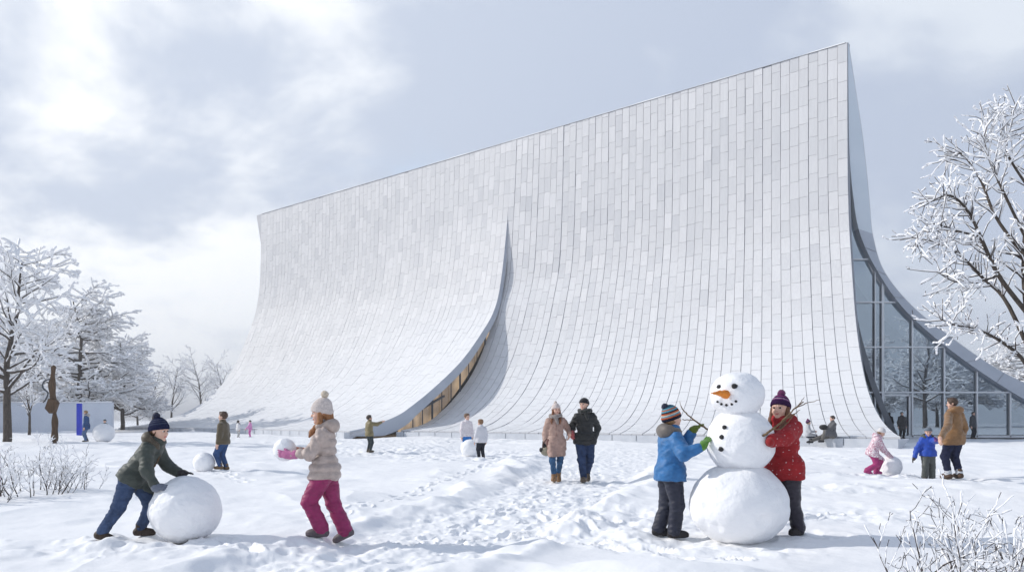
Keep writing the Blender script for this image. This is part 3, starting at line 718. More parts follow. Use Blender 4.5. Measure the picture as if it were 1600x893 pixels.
def gen(seed, H, r, P, lean=(0, 0, 1)):
    rng = np.random.RandomState(seed); s = []
    branch(s, np.array([0, 0, -0.3]), np.array(lean, float), H, r, 0, P, rng); return s, rng
PB = dict(seg=[0.55, 0.55, 0.42, 0.32, 0.24], wob=[0.06, 0.13, 0.17, 0.22, .25], up=[0.05, 0.05, 0.03, 0.0, -0.02], taper=0.82, rmin=0.008, kr=0.5,
          start=[0.24, 0.18, 0.12, 0.1, 0], kids=[3, 2, 2, 1, 0], prob=[0.9, 0.8, 0.75, 0.8, 0], ang=[(38, 72), (30, 62), (30, 65), (30, 70), (0, 0)],
          len=[(0.36, 0.52), (0.42, 0.6), (0.4, 0.6), (0.4, 0.7), (0, 0)], flat=0.8)
segs, rng = gen(3, 10.2, 0.23, PB); T1 = mats(tree_meshes('tall_tree', segs, 0.068, (1, 2, 3, 4), 0.95, rng)); print('tree1', len(segs))
PC = dict(PB); PC.update(flat=0.35, len=[(0.40, 0.55), (0.45, 0.6), (0.42, 0.6), (0.45, 0.7), (0, 0)], ang=[(55, 85), (35, 60), (30, 60), (30, 70), (0, 0)], kids=[4, 2, 1, 1, 0], prob=[.9, .85, .95, .8, 0], start=[0.2, 0.15, 0.1, 0.1, 0], up=[0.05, 0.02, 0.0, 0.0, 0])
segs, rng = gen(8, 11.0, 0.27, PC); T2 = mats(tree_meshes('layered_tree', segs, 0.092, (1, 2, 3, 4), 0.95, rng)); print('tree2', len(segs))
PD = dict(PB); PD.update(seg=[0.4, 0.4, 0.35, 0.3], prob=[1, 0.9, 0.8, 0], kids=[2, 1, 1, 0], up=[0.06, 0.10, 0.08, 0.04], ang=[(25, 50), (25, 50), (25, 55), (0, 0)])
segs, rng = gen(14, 5.5, 0.13, PD); T3 = mats(tree_meshes('small_tree', segs, 0.05, (1, 2, 3), 0.9, rng)); print('tree3', len(segs))
PF = dict(PB); PF.update(seg=[0.6, 0.5, 0.4, 0.35], prob=[1, 0.95, 0.9, 0], kids=[2, 2, 1, 0], up=[0.05, 0.09, 0.06, 0.02], ang=[(25, 50), (25, 55), (25, 60), (0, 0)])
segs, rng = gen(21, 8.0, 0.15, PF); T4 = mats(tree_meshes('thin_tree', segs, 0.045, (1, 2, 3), 0.85, rng)); print('tree4', len(segs))
def at(X, d, dz=-0.05):
    x = (X - 800) / F * d; return (x, d, g1(x, d) + dz)
GT_ = 'snow-laden trees behind the white wall'
make_tree(at(10, 42), T1, 'tall dark-trunked snowy tree in front of the white wall, nearest the frame edge', rz=0.6, sc=0.93)
make_tree(at(45, 55), T3, 'small young snowy tree at the white wall, between tall tree and wooden sculpture', rz=0.4, sc=0.78)
make_tree(at(124, 76), T2, 'broad layered snow-covered tree rising behind the blue pillar', rz=1.1, sc=1.12)
make_tree(at(192, 84), T2, 'layered snow-covered tree with bare dark trunk just past the end of the white wall', rz=2.6, sc=0.83)
make_tree(at(68, 88), T2, 'dense snow-covered tree filling the gap behind the wooden sculpture', rz=4.1, sc=1.0)
make_tree(at(150, 98), T2, 'paler snowy tree farther back between the two layered trees', rz=5.2, sc=0.98)
make_tree(at(20, 100), T2, 'far snowy tree seen through the tall dark-trunked tree', rz=0.2, sc=1.1)
make_tree(at(240, 112), T4, 'slim bare frosted tree farther back, next to the layered tree past the wall', rz=0.9, sc=0.98)
make_tree(at(268, 105), T4, 'slim forked frosted tree, middle one between the layered tree and the museum', rz=2.2, sc=1.02)
make_tree(at(312, 112), T4, 'tallest slim frosted tree rising right beside the foot of the museum sail', rz=3.9, sc=1.2)
make_tree(at(350, 125), T4, 'frosted tree mostly hidden behind the edge of the museum sail', rz=5.0, sc=1.25)
make_tree(at(215, 120), T2, 'low snowy tree far behind the layered tree, seen through its branches', rz=3.0, sc=0.6)
make_tree(at(-60, 70), T2, 'snow-covered tree at the far end of the wall cut by the frame', rz=3.3, sc=1.0)
# trees behind the museum's rear sail and trees that the glass wall mirrors
make_tree(at(1545, 98), T2, 'snowy tree behind the museum, low above the grey fascia', rz=1.0, sc=0.82)
make_tree(at(1605, 92), T2, 'snow-covered tree behind the museum, beside the large branching tree', rz=2.0, sc=0.95)
make_tree(at(1690, 95), T2, 'snowy tree behind the museum, farthest along its fascia', rz=3.1, sc=1.05)
for i, (x, y_, k, rz_, sc_, lb) in enumerate(((59, -8, T1, 0.3, 1.45, 'tall bare tree across the lawn mirrored in the museum glass'), (74, -4, T2, 1.5, 1.15, 'layered snowy tree across the lawn mirrored in the glass behind the brown-coated man'),
        (57.5, -26, T2, 2.0, 1.25, 'layered snowy tree across the lawn mirrored beside the museum door'), (84, -18, T2, 2.9, 1.3, 'wide snowy tree across the lawn mirrored at the low end of the glass'), (69, -24, T2, 4.0, 1.25, 'snowy tree across the lawn mirrored behind the tall bare one'),
        (78, -34, T2, 0.9, 1.5, 'biggest layered tree at the back of the group mirrored in the glass'))):
    make_tree((x, y_, g1(x, y_) - 0.05), k, lb, 'trees mirrored in the glass wall', rz_, sc_)

# large branching tree close by on the other side
DT = 13.0
limb = []
def limb_px(pts, r0, r1, lev):
    P_ = catmull(np.array([px(a, b, DT + c) for a, b, c in pts]), len(pts) * 4)
    rr = np.linspace(r0, r1, len(P_)) * 0.54; P_[:, 0] += 0.12
    return [(*P_[i], *P_[i + 1], rr[i], rr[i + 1], lev) for i in range(len(P_) - 1)]
LIMBS = [([(1622, 785, 0), (1612, 700, 0), (1610, 630, 0), (1602, 560, 0), (1594, 490, .1), (1589, 430, .1), (1590, 370, .2), (1600, 300, .3), (1612, 230, .3), (1618, 170, .3)], 0.16, 0.02, 0),
         ([(1604, 600, 0), (1585, 560, -.2), (1550, 532, -.4), (1515, 515, -.6), (1482, 508, -.8), (1456, 498, -.9)], 0.06, 0.012, 1),
         ([(1602, 560, 0), (1560, 470, .2), (1525, 435, .4), (1490, 400, .5), (1455, 380, .6), (1420, 372, .6)], 0.065, 0.012, 1),
         ([(1594, 490, .1), (1548, 430, -.1), (1520, 370, -.3), (1500, 330, -.5), (1470, 305, -.6), (1430, 322, -.7)], 0.07, 0.012, 1),
         ([(1589, 400, .1), (1545, 340, .4), (1520, 280, .6), (1490, 240, .8), (1466, 250, .9)], 0.055, 0.01, 1),
         ([(1590, 370, .2), (1556, 300, 0), (1534, 250, -.1), (1526, 215, -.2), (1527, 188, -.2)], 0.045, 0.009, 1),
         ([(1600, 300, .3), (1562, 240, .1), (1565, 205, 0), (1575, 165, 0)], 0.04, 0.01, 1),
         ([(1598, 600, 0), (1625, 520, .3), (1660, 440, .5), (1690, 380, .5)], 0.08, 0.02, 1),
         ([(1590, 440, .1), (1610, 380, -.4), (1640, 310, -.6), (1650, 250, -.6)], 0.06, 0.02, 1),
         ([(1548, 430, -.1), (1515, 440, -.5), (1480, 440, -.8), (1452, 425, -1)], 0.04, 0.009, 1),
         ([(1520, 370, -.3), (1480, 360, -.6), (1440, 350, -.8), (1418, 380, -.9)], 0.035, 0.009, 1)]
PR = dict(seg=[1, .3, 0.15, 0.10, 0.08], wob=[0, 0.12, 0.2, 0.26, .28], up=[0, 0.0, 0.025, 0.0, -0.03], taper=0.75, rmin=0.0045, start=[0, 0, 0.1, 0.1, 0], kids=[0, 1, 1, 1, 0], prob=[0, 1, 1.0, 0.8, 0],
          ang=[(0, 0), (30, 60), (28, 60), (28, 65), (0, 0)], len=[(0, 0), (0.4, 0.6), (0.42, 0.62), (0.45, 0.7), (0, 0)], flat=0.75)
rng = np.random.RandomState(33); segs = []
for pts, r0, r1, lev in LIMBS:
    s = limb_px(pts, r0, r1, lev); segs += s
    n = len(s)
    for i, q_ in enumerate(s):
        if i < (0.45 if lev == 0 else 0.2) * n: continue
        for _ in range(3):
            if rng.rand() < 0.9:
                p0 = np.array(q_[0:3]); p1 = np.array(q_[3:6]); d = nrm(p1 - p0)
                ax = nrm(np.cross(d, rng.normal(0, 1, 3))); an = R(rng.uniform(28, 68))
                branch(segs, p0 + (p1 - p0) * rng.rand(), d * math.cos(an) + ax * math.sin(an), rng.uniform(0.34, 0.74) * (1 - 0.4 * i / n), max(q_[6] * 0.42, 0.006), 2, PR, rng)
print('right tree', len(segs))
root = px(1622, 785, DT); root[2] = g1(root[0], root[1])
S = np.array(segs); S[:, 0:3] -= root; S[:, 3:6] -= root
S[0, 2] = -0.2
make_tree(root, mats(tree_meshes('branching_tree', S, 0.0165, (1, 2, 3, 4), 0.9, rng)), 'large branching tree with thick snow on every twig, leaning in from the frame edge', name='branching_tree')

# twiggy snow-dusted shrubs
def shrub(loc, seed, nst, hgt, spread, snow_r, label, prob=0.7, rbase=0.012, clump=True):
    rng = np.random.RandomState(seed); s = []
    PS = dict(seg=[0.10 * hgt, 0.085 * hgt, 0.07 * hgt, 0.06 * hgt], wob=[0.09, 0.14, 0.18, .2], up=[0.03, 0.05, 0.03, 0], taper=0.75, rmin=0.0022, start=[0.2, 0.15, 0.2, 0], kids=[1, 1, 1, 0], prob=[0.75, 0.6, 0.35, 0],
              ang=[(22, 50), (25, 55), (25, 60), (0, 0)], len=[(0.35, 0.6), (0.4, 0.6), (0.4, 0.6), (0, 0)])
    for i in range(nst):
        a = rng.rand() * 2 * math.pi; q = rng.rand() ** 0.5 * spread
        p = np.array([math.cos(a) * q * 0.7, math.sin(a) * q * 0.5, -0.12])
        d = np.array([math.cos(a) * rng.uniform(0.1, 0.75), math.sin(a) * rng.uniform(0.1, 0.6), 1.0])
        branch(s, p, d, hgt * rng.uniform(0.65, 1.25), rbase * rng.uniform(0.7, 1.2), 0, PS, rng)
    S = np.array(s); o = empty('shrub', loc); tag(o, label, 'shrub', 'snow-dusted shrubs')
    V, Q = tubes(S, 5); obj('twigs', mesh_np('twigs', V, Q), M['twig'], o)
    sel = rng.rand(len(S)) < prob
    V, Q = snow_on(S[sel], np.full(sel.sum(), snow_r), 5, lift=0.25, rng=rng); obj('snow_dusting', mesh_np('snow_dusting', V, Q), M['tsnow'], o)
    return o
def atg(X, yf, dz=0.0):
    d = CAMH * F / (yf - HZ); x = (X - 800) / F * d; return (x, d, g1(x, d) + dz)
shrub(atg(45, 768), 1, 26, 0.78, 1.0, 0.009, 'wide frosted shrub in the snow, its twigs reaching the frame edge', 0.7, 0.011)
shrub(atg(-25, 775), 4, 14, 0.75, 0.6, 0.009, 'frosted shrub cut by the frame edge beside the wide one', 0.7, 0.011)
shrub(atg(118, 764), 2, 16, 0.50, 0.7, 0.008, 'low thin frosted shrub between the wide shrub and the boy in the green coat', 0.75, 0.008)
shrub((3.05, 5.35, g1(3.05, 5.35)), 5, 17, 0.70, 0.34, 0.0062, 'largest snow-crusted shrub close to the viewer under the branching tree', 0.75, 0.008)
shrub((3.42, 5.5, g1(3.42, 5.5)), 6, 16, 0.70, 0.34, 0.0062, 'snow-crusted shrub cut by the frame edge, behind the largest one', 0.75, 0.008)
shrub((2.55, 5.35, g1(2.55, 5.35)), 7, 8, 0.62, 0.26, 0.0055, 'sparse dark-twigged shrub close to the viewer, beside the largest one', 0.6, 0.009)
shrub((2.2, 5.0, g1(2.2, 5.0)), 9, 6, 0.33, 0.2, 0.005, 'lowest small shrub poking from the snow close to the viewer', 0.7, 0.007)

# carved wooden sculpture
sp = np.array(at(84, 39.5, 0.0)); scu = empty('wooden_sculpture', sp); tag(scu, 'tall rough dark wooden sculpture post with a carved knot halfway up', 'sculpture')
zs = np.linspace(-0.2, 3.65, 40); V = []; n = 9
for z in zs:
    w = 0.125 + 0.03 * math.sin(z * 3.1) + 0.02 * math.sin(z * 7.3)
    if z > 3.2: w *= 1 - 0.25 * (z - 3.2)
    for j in range(n):
        a = j * 2 * math.pi / n; rr = w * (1 + 0.22 * math.sin(3 * a + z * 1.3))
        V.append((rr * math.cos(a) + 0.05 * math.sin(z * 1.7), rr * math.sin(a) * 0.9, z))
q = [(i * n + j, i * n + (j + 1) % n, (i + 1) * n + (j + 1) % n, (i + 1) * n + j) for i in range(39) for j in range(n)]
V.append((0, 0, 3.72)); top = len(V) - 1
obj('post', mesh_np('post', V, q, [(39 * n + j, 39 * n + (j + 1) % n, top) for j in range(n)]), M['wood'], scu)
kv = []
for s_ in (-1, 1):
    kv += [(-0.30, .12 * s_ - .12, 1.66), (-0.08, .14 * s_ - .12, 1.42), (0.12, .14 * s_ - .12, 1.45), (0.30, .1 * s_ - .12, 1.92), (0.2, .12 * s_ - .12, 2.05), (-0.12, .14 * s_ - .12, 2.12)]
kq = [(i, (i + 1) % 6, 6 + (i + 1) % 6, 6 + i) for i in range(6)] + [(0, 5, 4, 3), (0, 3, 2, 1), (6, 9, 10, 11), (6, 7, 8, 9)]
obj('knot', mesh_np('knot', kv, kq, smooth=False), M['wood'], scu)
lp = [(-0.10, -0.05, 3.05), (-0.42, -0.05, 2.95), (-0.5, -0.05, 2.65), (-0.25, -0.05, 2.4), (-0.35, -0.05, 2.1), (-0.48, -0.05, 1.95)]
lp = catmull(np.array(lp), 24); V, Q = tubes([(*lp[i], *lp[i + 1], .035, .035) for i in range(23)], 6); obj('bent_rod', mesh_np('bent_rod', V, Q), M['darkpost'], scu)

# ------------------------------------------------------------------ thin winter haze
hm = bpy.data.materials.new('winter_haze'); hm.use_nodes = True; ht_ = hm.node_tree; ht_.nodes.clear()
ho = ht_.nodes.new('ShaderNodeOutputMaterial'); hv = ht_.nodes.new('ShaderNodeVolumePrincipled'); hv.inputs['Density'].default_value = HAZE; hv.inputs['Color'].default_value = (0.93, 0.95, 1.0, 1); hv.inputs['Anisotropy'].default_value = 0.2
ht_.links.new(hv.outputs[0], ho.inputs['Volume'])
hz_o = box_bm('haze', (-5900, -400, -2.5), (5900, 5500, 34), hm, None); tag(hz_o, kind='stuff')

# ------------------------------------------------------------------ implicit surfaces (people, clothes, snow)
def smin(a, b, k):
    h = np.clip(0.5 + 0.5 * (b - a) / k, 0, 1); return b * (1 - h) + a * h - k * h * (1 - h)
def rc(P, a, b, r1, r2):
    a = np.asarray(a, float); b = np.asarray(b, float); ab = b - a
    h = np.clip((P - a) @ ab / (ab @ ab + 1e-12), 0, 1)
    return np.linalg.norm(P - a - h[..., None] * ab, axis=-1) - (r1 + (r2 - r1) * h)
def ell(P, c, r, Rm=None):
    q = P - np.asarray(c, float)
    if Rm is not None: q = q @ np.asarray(Rm).T
    r = np.asarray(r, float); k0 = np.linalg.norm(q / r, axis=-1); k1 = np.linalg.norm(q / (r * r), axis=-1)
    return k0 * (k0 - 1) / np.maximum(k1, 1e-9)
class Sdf:
    def __init__(s): s.p = []; s.pts = []; s.disp = []; s.cut = []
    def cone(s, a, b, r1, r2, k=0.02):
        s.p.append((lambda P: rc(P, a, b, r1, r2), k)); s.pts += [np.asarray(a) - r1, np.asarray(a) + r1, np.asarray(b) - r2, np.asarray(b) + r2]; return s
    def chain(s, pts, rs_, k=0.02):
        for i in range(len(pts) - 1): s.cone(pts[i], pts[i + 1], rs_[i], rs_[i + 1], k)
        return s
    def ell(s, c, r, Rm=None, k=0.02):
        s.p.append((lambda P: ell(P, c, r, Rm), k)); m = max(r); s.pts += [np.asarray(c) - m, np.asarray(c) + m]; return s
    def fn(s, f, lo, hi, k=0.02): s.p.append((f, k)); s.pts += [np.asarray(lo), np.asarray(hi)]; return s
    def sub(s, f, k=0.01): s.cut.append((f, k)); return s
    def ev(s, P):
        d = None
        for f, k in s.p: d = f(P) if d is None else smin(d, f(P), k)
        for f, k in s.cut: d = -smin(-d, f(P), k)
        for f in s.disp: d = d + f(P)
        return d
    def mesh(s, name, h, pad=0.03):
        pts = np.array(s.pts); lo = pts.min(0) - pad; hi = pts.max(0) + pad
        n = np.maximum(np.ceil((hi - lo) / h).astype(int) + 1, 4)
        if np.prod(n.astype(float)) > 3.0e6:
            h = h * (np.prod(n.astype(float)) / 3.0e6) ** (1 / 3); n = np.ceil((hi - lo) / h).astype(int) + 1
        ax = [lo[i] + np.arange(n[i]) * h for i in range(3)]
        P = np.stack(np.meshgrid(*ax, indexing='ij'), -1)
        f = s.ev(P); f[0], f[-1] = 1, 1; f[:, 0], f[:, -1] = 1, 1; f[:, :, 0], f[:, :, -1] = 1, 1
        if not (f < 0).any(): raise ValueError('empty ' + name + ' ' + str(h) + str(n) + str(f.min()))
        V, Q = nets(f); return V * h + lo, Q
def nets(f):
    n = np.array(f.shape); cs = tuple(n - 1)
    acc = np.zeros((int(np.prod(cs)), 3)); cnt = np.zeros(int(np.prod(cs))); rec = []
    for a in range(3):
        sl0 = [slice(None)] * 3; sl1 = [slice(None)] * 3; sl0[a] = slice(0, -1); sl1[a] = slice(1, None)
        A, B = f[tuple(sl0)], f[tuple(sl1)]
        ix = np.argwhere((A < 0) != (B < 0))
        if len(ix) == 0: continue
        va, vb = A[tuple(ix.T)], B[tuple(ix.T)]
        p = ix.astype(float); p[:, a] += va / (va - vb)
        o1, o2 = (a + 1) % 3, (a + 2) % 3; ids = []
        for d1, d2 in ((-1, -1), (0, -1), (0, 0), (-1, 0)):
            c = ix.copy(); c[:, o1] += d1; c[:, o2] += d2
            ok = np.all((c >= 0) & (c < np.array(cs)), 1)
            k = np.where(ok, (c[:, 0] * cs[1] + c[:, 1]) * cs[2] + c[:, 2], -1); ids.append(k)
            np.add.at(acc, k[ok], p[ok]); np.add.at(cnt, k[ok], 1)
        ids = np.stack(ids, 1); good = np.all(ids >= 0, 1); ids = ids[good]; fl = (va < 0)[good]
        ids[~fl] = ids[~fl][:, ::-1]; rec.append(ids)
    vid = np.full(len(cnt), -1); m = cnt > 0; vid[m] = np.arange(m.sum())
    return acc[m] / cnt[m][:, None], vid[np.concatenate(rec)]

# ------------------------------------------------------------------ people
def ik(a, b, l1, l2, pole):
    a = np.asarray(a, float); b = np.asarray(b, float); d = b - a; D = np.linalg.norm(d)
    if D > (l1 + l2) * 0.995: s = D / ((l1 + l2) * 0.995); l1 *= s; l2 *= s
    u = d / (D + 1e-9); x = (l1 * l1 - l2 * l2 + D * D) / (2 * D); h = math.sqrt(max(l1 * l1 - x * x, 0))
    p = np.asarray(pole, float); p = p - u * (p @ u); return a + u * x + nrm(p) * h
def hand_sdf(S, W, d, n, left, hl, curl, fat=1.0, spread=0.0):
    d = nrm(d); n = nrm(np.asarray(n, float) - d * (np.asarray(n, float) @ d)); side = np.cross(d, n) * (-1 if left else 1)   # side points to the thumb
    Rm = np.array([d, side, n])
    S.ell(W + d * .26 * hl, (.30 * hl, .21 * hl * fat, .11 * hl * fat), Rm, .02 * hl * 5)
    for i in range(4):
        o = (.155 - .105 * i) * hl; L = (.40, .45, .41, .32)[i] * hl; c = curl * (1 + .08 * i)
        b0 = W + d * .42 * hl + side * o; sp = side * (0.5 - i * .33) * spread
        d1 = nrm(d * math.cos(c * .5) + n * math.sin(c * .5) + sp); d2 = nrm(d * math.cos(c * 1.3) + n * math.sin(c * 1.3) + sp)
        m = b0 + d1 * L * .52; S.chain([b0, m, m + d2 * L * .48], [.06 * hl * fat, .053 * hl * fat, .044 * hl * fat], .012 * hl * 2)
    b0 = W + d * .14 * hl + side * .14 * hl; d1 = nrm(d * .6 + side * .75 + n * .25); m = b0 + d1 * .2 * hl
    d2 = nrm(d * .85 + side * .3 + n * .35 * (1 + curl)); S.chain([b0, m, m + d2 * .17 * hl], [.08 * hl * fat, .062 * hl * fat, .05 * hl * fat], .03 * hl)

def person(label, loc, heading, H, kid=True, pelvis=None, spine=(0, 0, 1), twist=0.0, head=(0, 0), hands=(None, None), feet=None, top=None, legs=None, boots=(0.07, 0.05, 0.035),
           gloves=None, hat=None, hair=None, scarf=None, res=1.0, face=True, group=None, knee_pole=None):
    """local frame: x forward, y to the person's left, z up, metres"""
    root = empty('person', loc, heading); tag(root, label, 'person', group)
    ch, sh = math.cos(heading), math.sin(heading)
    def to_local(w): w = np.asarray(w, float) - np.array(loc); return np.array([w[0] * ch + w[1] * sh, -w[0] * sh + w[1] * ch, w[2]])
    def ground(p): return g1(loc[0] + p[0] * ch - p[1] * sh, loc[1] + p[0] * sh + p[1] * ch) - loc[2]
    P = np.array(pelvis if pelvis is not None else (0, 0, .50 * H), float); T = nrm(spine)
    Us = np.array([0, 1.0, 0]); Us = nrm(np.array([-math.sin(twist), math.cos(twist), 0])); Us = nrm(Us - T * (Us @ T)); Fr = np.cross(Us, T)
    hh = (.165 if kid else .135) * H
    yaw, pitch = R(head[0]), R(head[1])
    hx = np.array([math.cos(yaw) * math.cos(pitch), math.sin(yaw) * math.cos(pitch), -math.sin(pitch)])
    hy = nrm(np.cross((0, 0, 1.0), hx)); hz = np.cross(hx, hy)
    NB = P + T * .305 * H
    HC = NB + T * .03 * H + hz * (.5 * hh + .012 * H) + hx * .015 * H
    Rm = np.array([hx, hy, hz])
    def hp(a, b, c): return HC + (hx * a + hy * b + hz * c) * hh
    hsz = .004 * res if face else .006 * res
    # joints
    hipw, shw = .052 * H, (.106 if kid else .098) * H
    HP = [P + Us * hipw * s - np.array([0, 0, .01 * H]) for s in (1, -1)]
    SH = [P + T * .272 * H + Us * shw * s for s in (1, -1)]
    ah = .05 * H
    ft = feet or [dict(p=(0, .06 * H)), dict(p=(0, -.06 * H))]
    AN, FD, KN = [], [], []
    for i, f in enumerate(ft):
        p = np.array([f['p'][0], f['p'][1], 0.0]); z = f.get('z', None)
        gl = ground(p) if z is None else 0.0
        p[2] = gl + ah + (.008 if face and res <= 1.6 else -.005) + (z or 0) + f.get('lift', 0)
        AN.append(p); a = R(f.get('dir', (6, -6)[i])); tp = R(f.get('pitch', 0))
        FD.append(np.array([math.cos(a) * math.cos(tp), math.sin(a) * math.cos(tp), -math.sin(tp)]))
        kp = np.array(f.get('pole', knee_pole or (1, .12 * (1, -1)[i], 0)), float)
        KN.append(ik(HP[i], p, .235 * H, .225 * H, kp))
    HA = []
    for i in range(2):
        h = dict(hands[i] or {}); s = (1, -1)[i]
        if 'w' in h: w = to_local(h['w'])
        else: w = np.array(h.get('p', (.03 * H, s * (shw + .045 * H), .45 * H)), float)
        el = ik(SH[i], w, .165 * H, .155 * H, h.get('pole', (-1, s * .5, -.3)))
        d = h.get('d', None); d = nrm(w - el) if d is None else nrm(d)
        HA.append((w, el, d, np.array(h.get('n', (0, -s, 0)), float), h.get('curl', .5)))
    tp_ = dict(col=(.2, .2, .2), mat='nylon', hem=.08, bulk=1.0, puff=None, hood=None, collar=True, sleeve=1.0, flare=0.0); tp_.update(top or {})
    lg = dict(col=(.05, .07, .13), mat='denim', bulk=1.0, cuff=None); lg.update(legs or {})
    bk = tp_['bulk'] * (1.0 if kid else .9)
    # ---- body: one continuous skin surface, fine at head and hands
    def head_sdf():
        S = Sdf()
        S.ell(hp(-.06, 0, .10), (.43 * hh, .36 * hh, .40 * hh), Rm, .02)
        S.ell(hp(.08, 0, -.16), (.29 * hh, .27 * hh, .33 * hh), Rm, .09 * hh)
        S.cone(hp(.34, 0, .03), hp(.43, 0, -.10), .028 * hh, .052 * hh, .05 * hh)
        for s in (1, -1):
            S.ell(hp(.22, .15 * s, -.15), (.13 * hh, .12 * hh, .12 * hh), Rm, .06 * hh)
            S.ell(hp(.385, .033 * s, -.115), (.035 * hh, .035 * hh, .03 * hh), Rm, .02 * hh)
            S.ell(hp(-.04, .36 * s, -.03), (.075 * hh, .03 * hh, .11 * hh), Rm, .02 * hh)
            S.cone(hp(.36, .06 * s, .085), hp(.31, .22 * s, .075), .035 * hh, .03 * hh, .04 * hh)
        S.cone(hp(.345, -.06, -.235), hp(.345, .06, -.235), .026 * hh, .026 * hh, .03 * hh)
        S.ell(hp(.27, 0, -.40), (.10 * hh, .11 * hh, .09 * hh), Rm, .08 * hh)
        for s in (1, -1):
            c = hp(.415, .145 * s, .01); S.sub(lambda Q, c=c: np.linalg.norm(Q - c, axis=-1) - .075 * hh, .04 * hh)
        S.sub(lambda Q, a=hp(.41, -.085, -.262), b=hp(.41, .085, -.262): rc(Q, a, b, .022 * hh, .022 * hh), .02 * hh)
        S.cone(hp(-.10, 0, -.25), NB - T * .01 * H, .19 * hh, .21 * hh + .004 * H, .06 * hh)
        return S
    Vh, Qh = head_sdf().mesh('h', hsz)
    S = Sdf(); hres = max(.011 * res, .008)
    S.chain([P, P + T * .15 * H, P + T * .25 * H, NB], [.06 * H, .06 * H, .062 * H, .035 * H], .02)
    for i in range(2):
        S.chain([P + T * .25 * H, SH[i] - Us * (1, -1)[i] * .015 * H, HA[i][1], HA[i][0]], [.05 * H, .028 * H, .026 * H, .02 * H], .01)
        S.chain([P, HP[i], KN[i], AN[i]], [.06 * H, .047 * H, .032 * H, .022 * H], .02)
        S.cone(AN[i], AN[i] + FD[i] * .06 * H - np.array([0, 0, .02 * H]), .022 * H, .018 * H)
    Vb, Qb = S.mesh('b', hres)
    VV = [Vh, Vb]; QQ = [Qh, Qb + len(Vh)]
    hl = .105 * H
    for i in range(2):
        if gloves is None or gloves[i] is None:
            S = Sdf(); w, el, d, n_, c = HA[i]
            hand_sdf(S, w, d, n_, i == 0, hl, c); S.chain([w - nrm(w - el) * .08 * H, w, w + d * .01 * H], [.022 * H, .020 * H, .018 * H], .02)
            v, q = S.mesh('g', .0042 * max(res, 1) if face else .006)
            QQ.append(q + sum(len(a) for a in VV)); VV.append(v)
    obj('body', mesh_np('body', np.concatenate(VV), np.concatenate(QQ)), M['skin'], root)
    if face:
        for s in (1, -1):
            c = hp(.325, .14 * s, .012); r_ = .062 * hh
            uu, vv = np.meshgrid(np.linspace(0, 2 * math.pi, 13)[:-1], np.linspace(0.01, math.pi - .01, 9), indexing='ij')
            loc_ = np.stack([np.cos(vv), np.sin(vv) * np.cos(uu), np.sin(vv) * np.sin(uu) * .72], -1) * r_
            V = c + loc_ @ Rm; ii = np.arange(12 * 9).reshape(12, 9); jj = np.roll(ii, -1, 0)
            q = np.stack([ii[:, :-1], jj[:, :-1], jj[:, 1:], ii[:, 1:]], -1).reshape(-1, 4)
            mi = np.tile((np.linspace(0, math.pi, 9)[:-1] < .85).astype(int)[None], (12, 1)).ravel()
            obj('eye', mesh_np('eye', V.reshape(-1, 3), q, mat_idx=mi), [M['sclera'], M['iris']], root)
        S = Sdf(); S.chain([hp(.318, -.12, -.222), hp(.365, -.05, -.252), hp(.378, 0, -.258), hp(.365, .05, -.252), hp(.318, .12, -.222)], [.012 * hh, .024 * hh, .027 * hh, .024 * hh, .012 * hh], .01)
        v, q = S.mesh('l', hsz * .8, .01); obj('lips', mesh_np('lips', v, q), M['lips'], root)
    # ---- trousers
    S = Sdf(); b = lg['bulk']
    hm = .02 * H
    S.ell(P + T * .01 * H, (.088 * H * b, .10 * H * b, .085 * H), np.array([Fr, Us, T]), .03)
    for i in range(2):
        kn = KN[i]; an = AN[i] + np.array([0, 0, .012 * H])
        S.chain([HP[i], kn, an], [.072 * H * b, .050 * H * b, .040 * H * b * lg.get('ankle', 1)], .025)
        S.cone(HP[i], P + T * .03 * H, .07 * H * b, .07 * H * b, .03)
    def wr(Pn): return -.0075 * H * n3(Pn * np.array([1, 1, 2.1]), 17.0 / H, 1.3) * (0.6 + 0.4 * np.sin(Pn[..., 2] * 30 / H)) - .0036 * H * n3(Pn * np.array([1, 1, 2.4]), 36.0 / H, 4.1)
    if res < 1.6: S.disp.append(wr)
    TROU = Sdf(); TROU.p = list(S.p)
    v, q = S.mesh('t', .0085 * res); tro = obj('trousers', mesh_np('trousers', v, q), cloth(lg['col'], lg['mat']), root)
    if lg['cuff']:
        S = Sdf()
        for i in range(2): S = Sdf(); a = AN[i] + np.array([0, 0, .015 * H]); S.cone(a, a + nrm(KN[i] - a) * .02 * H, .042 * H, .042 * H); v, q = S.mesh('c', .01); obj('cuff', mesh_np('cuff', v, q), cloth(lg['cuff'], 'knit'), tro)
    # ---- boots
    for i in range(2):
        S = Sdf(); a, d = AN[i], FD[i]; sd_ = nrm(np.cross((0, 0, 1), d)); up = np.cross(d, sd_); B = np.array([d, sd_, up])
        S.cone(a + up * .035 * H, a, .038 * H, .036 * H); S.ell(a + d * .042 * H - up * .022 * H, (.074 * H, .036 * H, .034 * H), B, .025); S.ell(a + d * .035 * H - up * .036 * H, (.081 * H, .039 * H, .016 * H), B, .008)
        S.ell(a - d * .02 * H - up * .02 * H, (.04 * H, .036 * H, .035 * H), B, .02)
        bo = -(ah - .004)
        S.sub(lambda Q, a=a, up=up: (Q - a) @ up + ah, .006)
        v, q = S.mesh('b', .0075 * res); bt = obj('boot', mesh_np('boot', v, q), cloth(boots, 'leather'), root)
    # ---- jacket / jumper
    S = Sdf(); hem = tp_['hem']; fl_ = tp_['flare']
    ts = np.array([-hem, -.02, .09, .18, .25, .295, .325]) * H
    rx = np.array([.112 + fl_, .110 + fl_ * .4, .103, .112, .112, .092, .055]) * H * bk
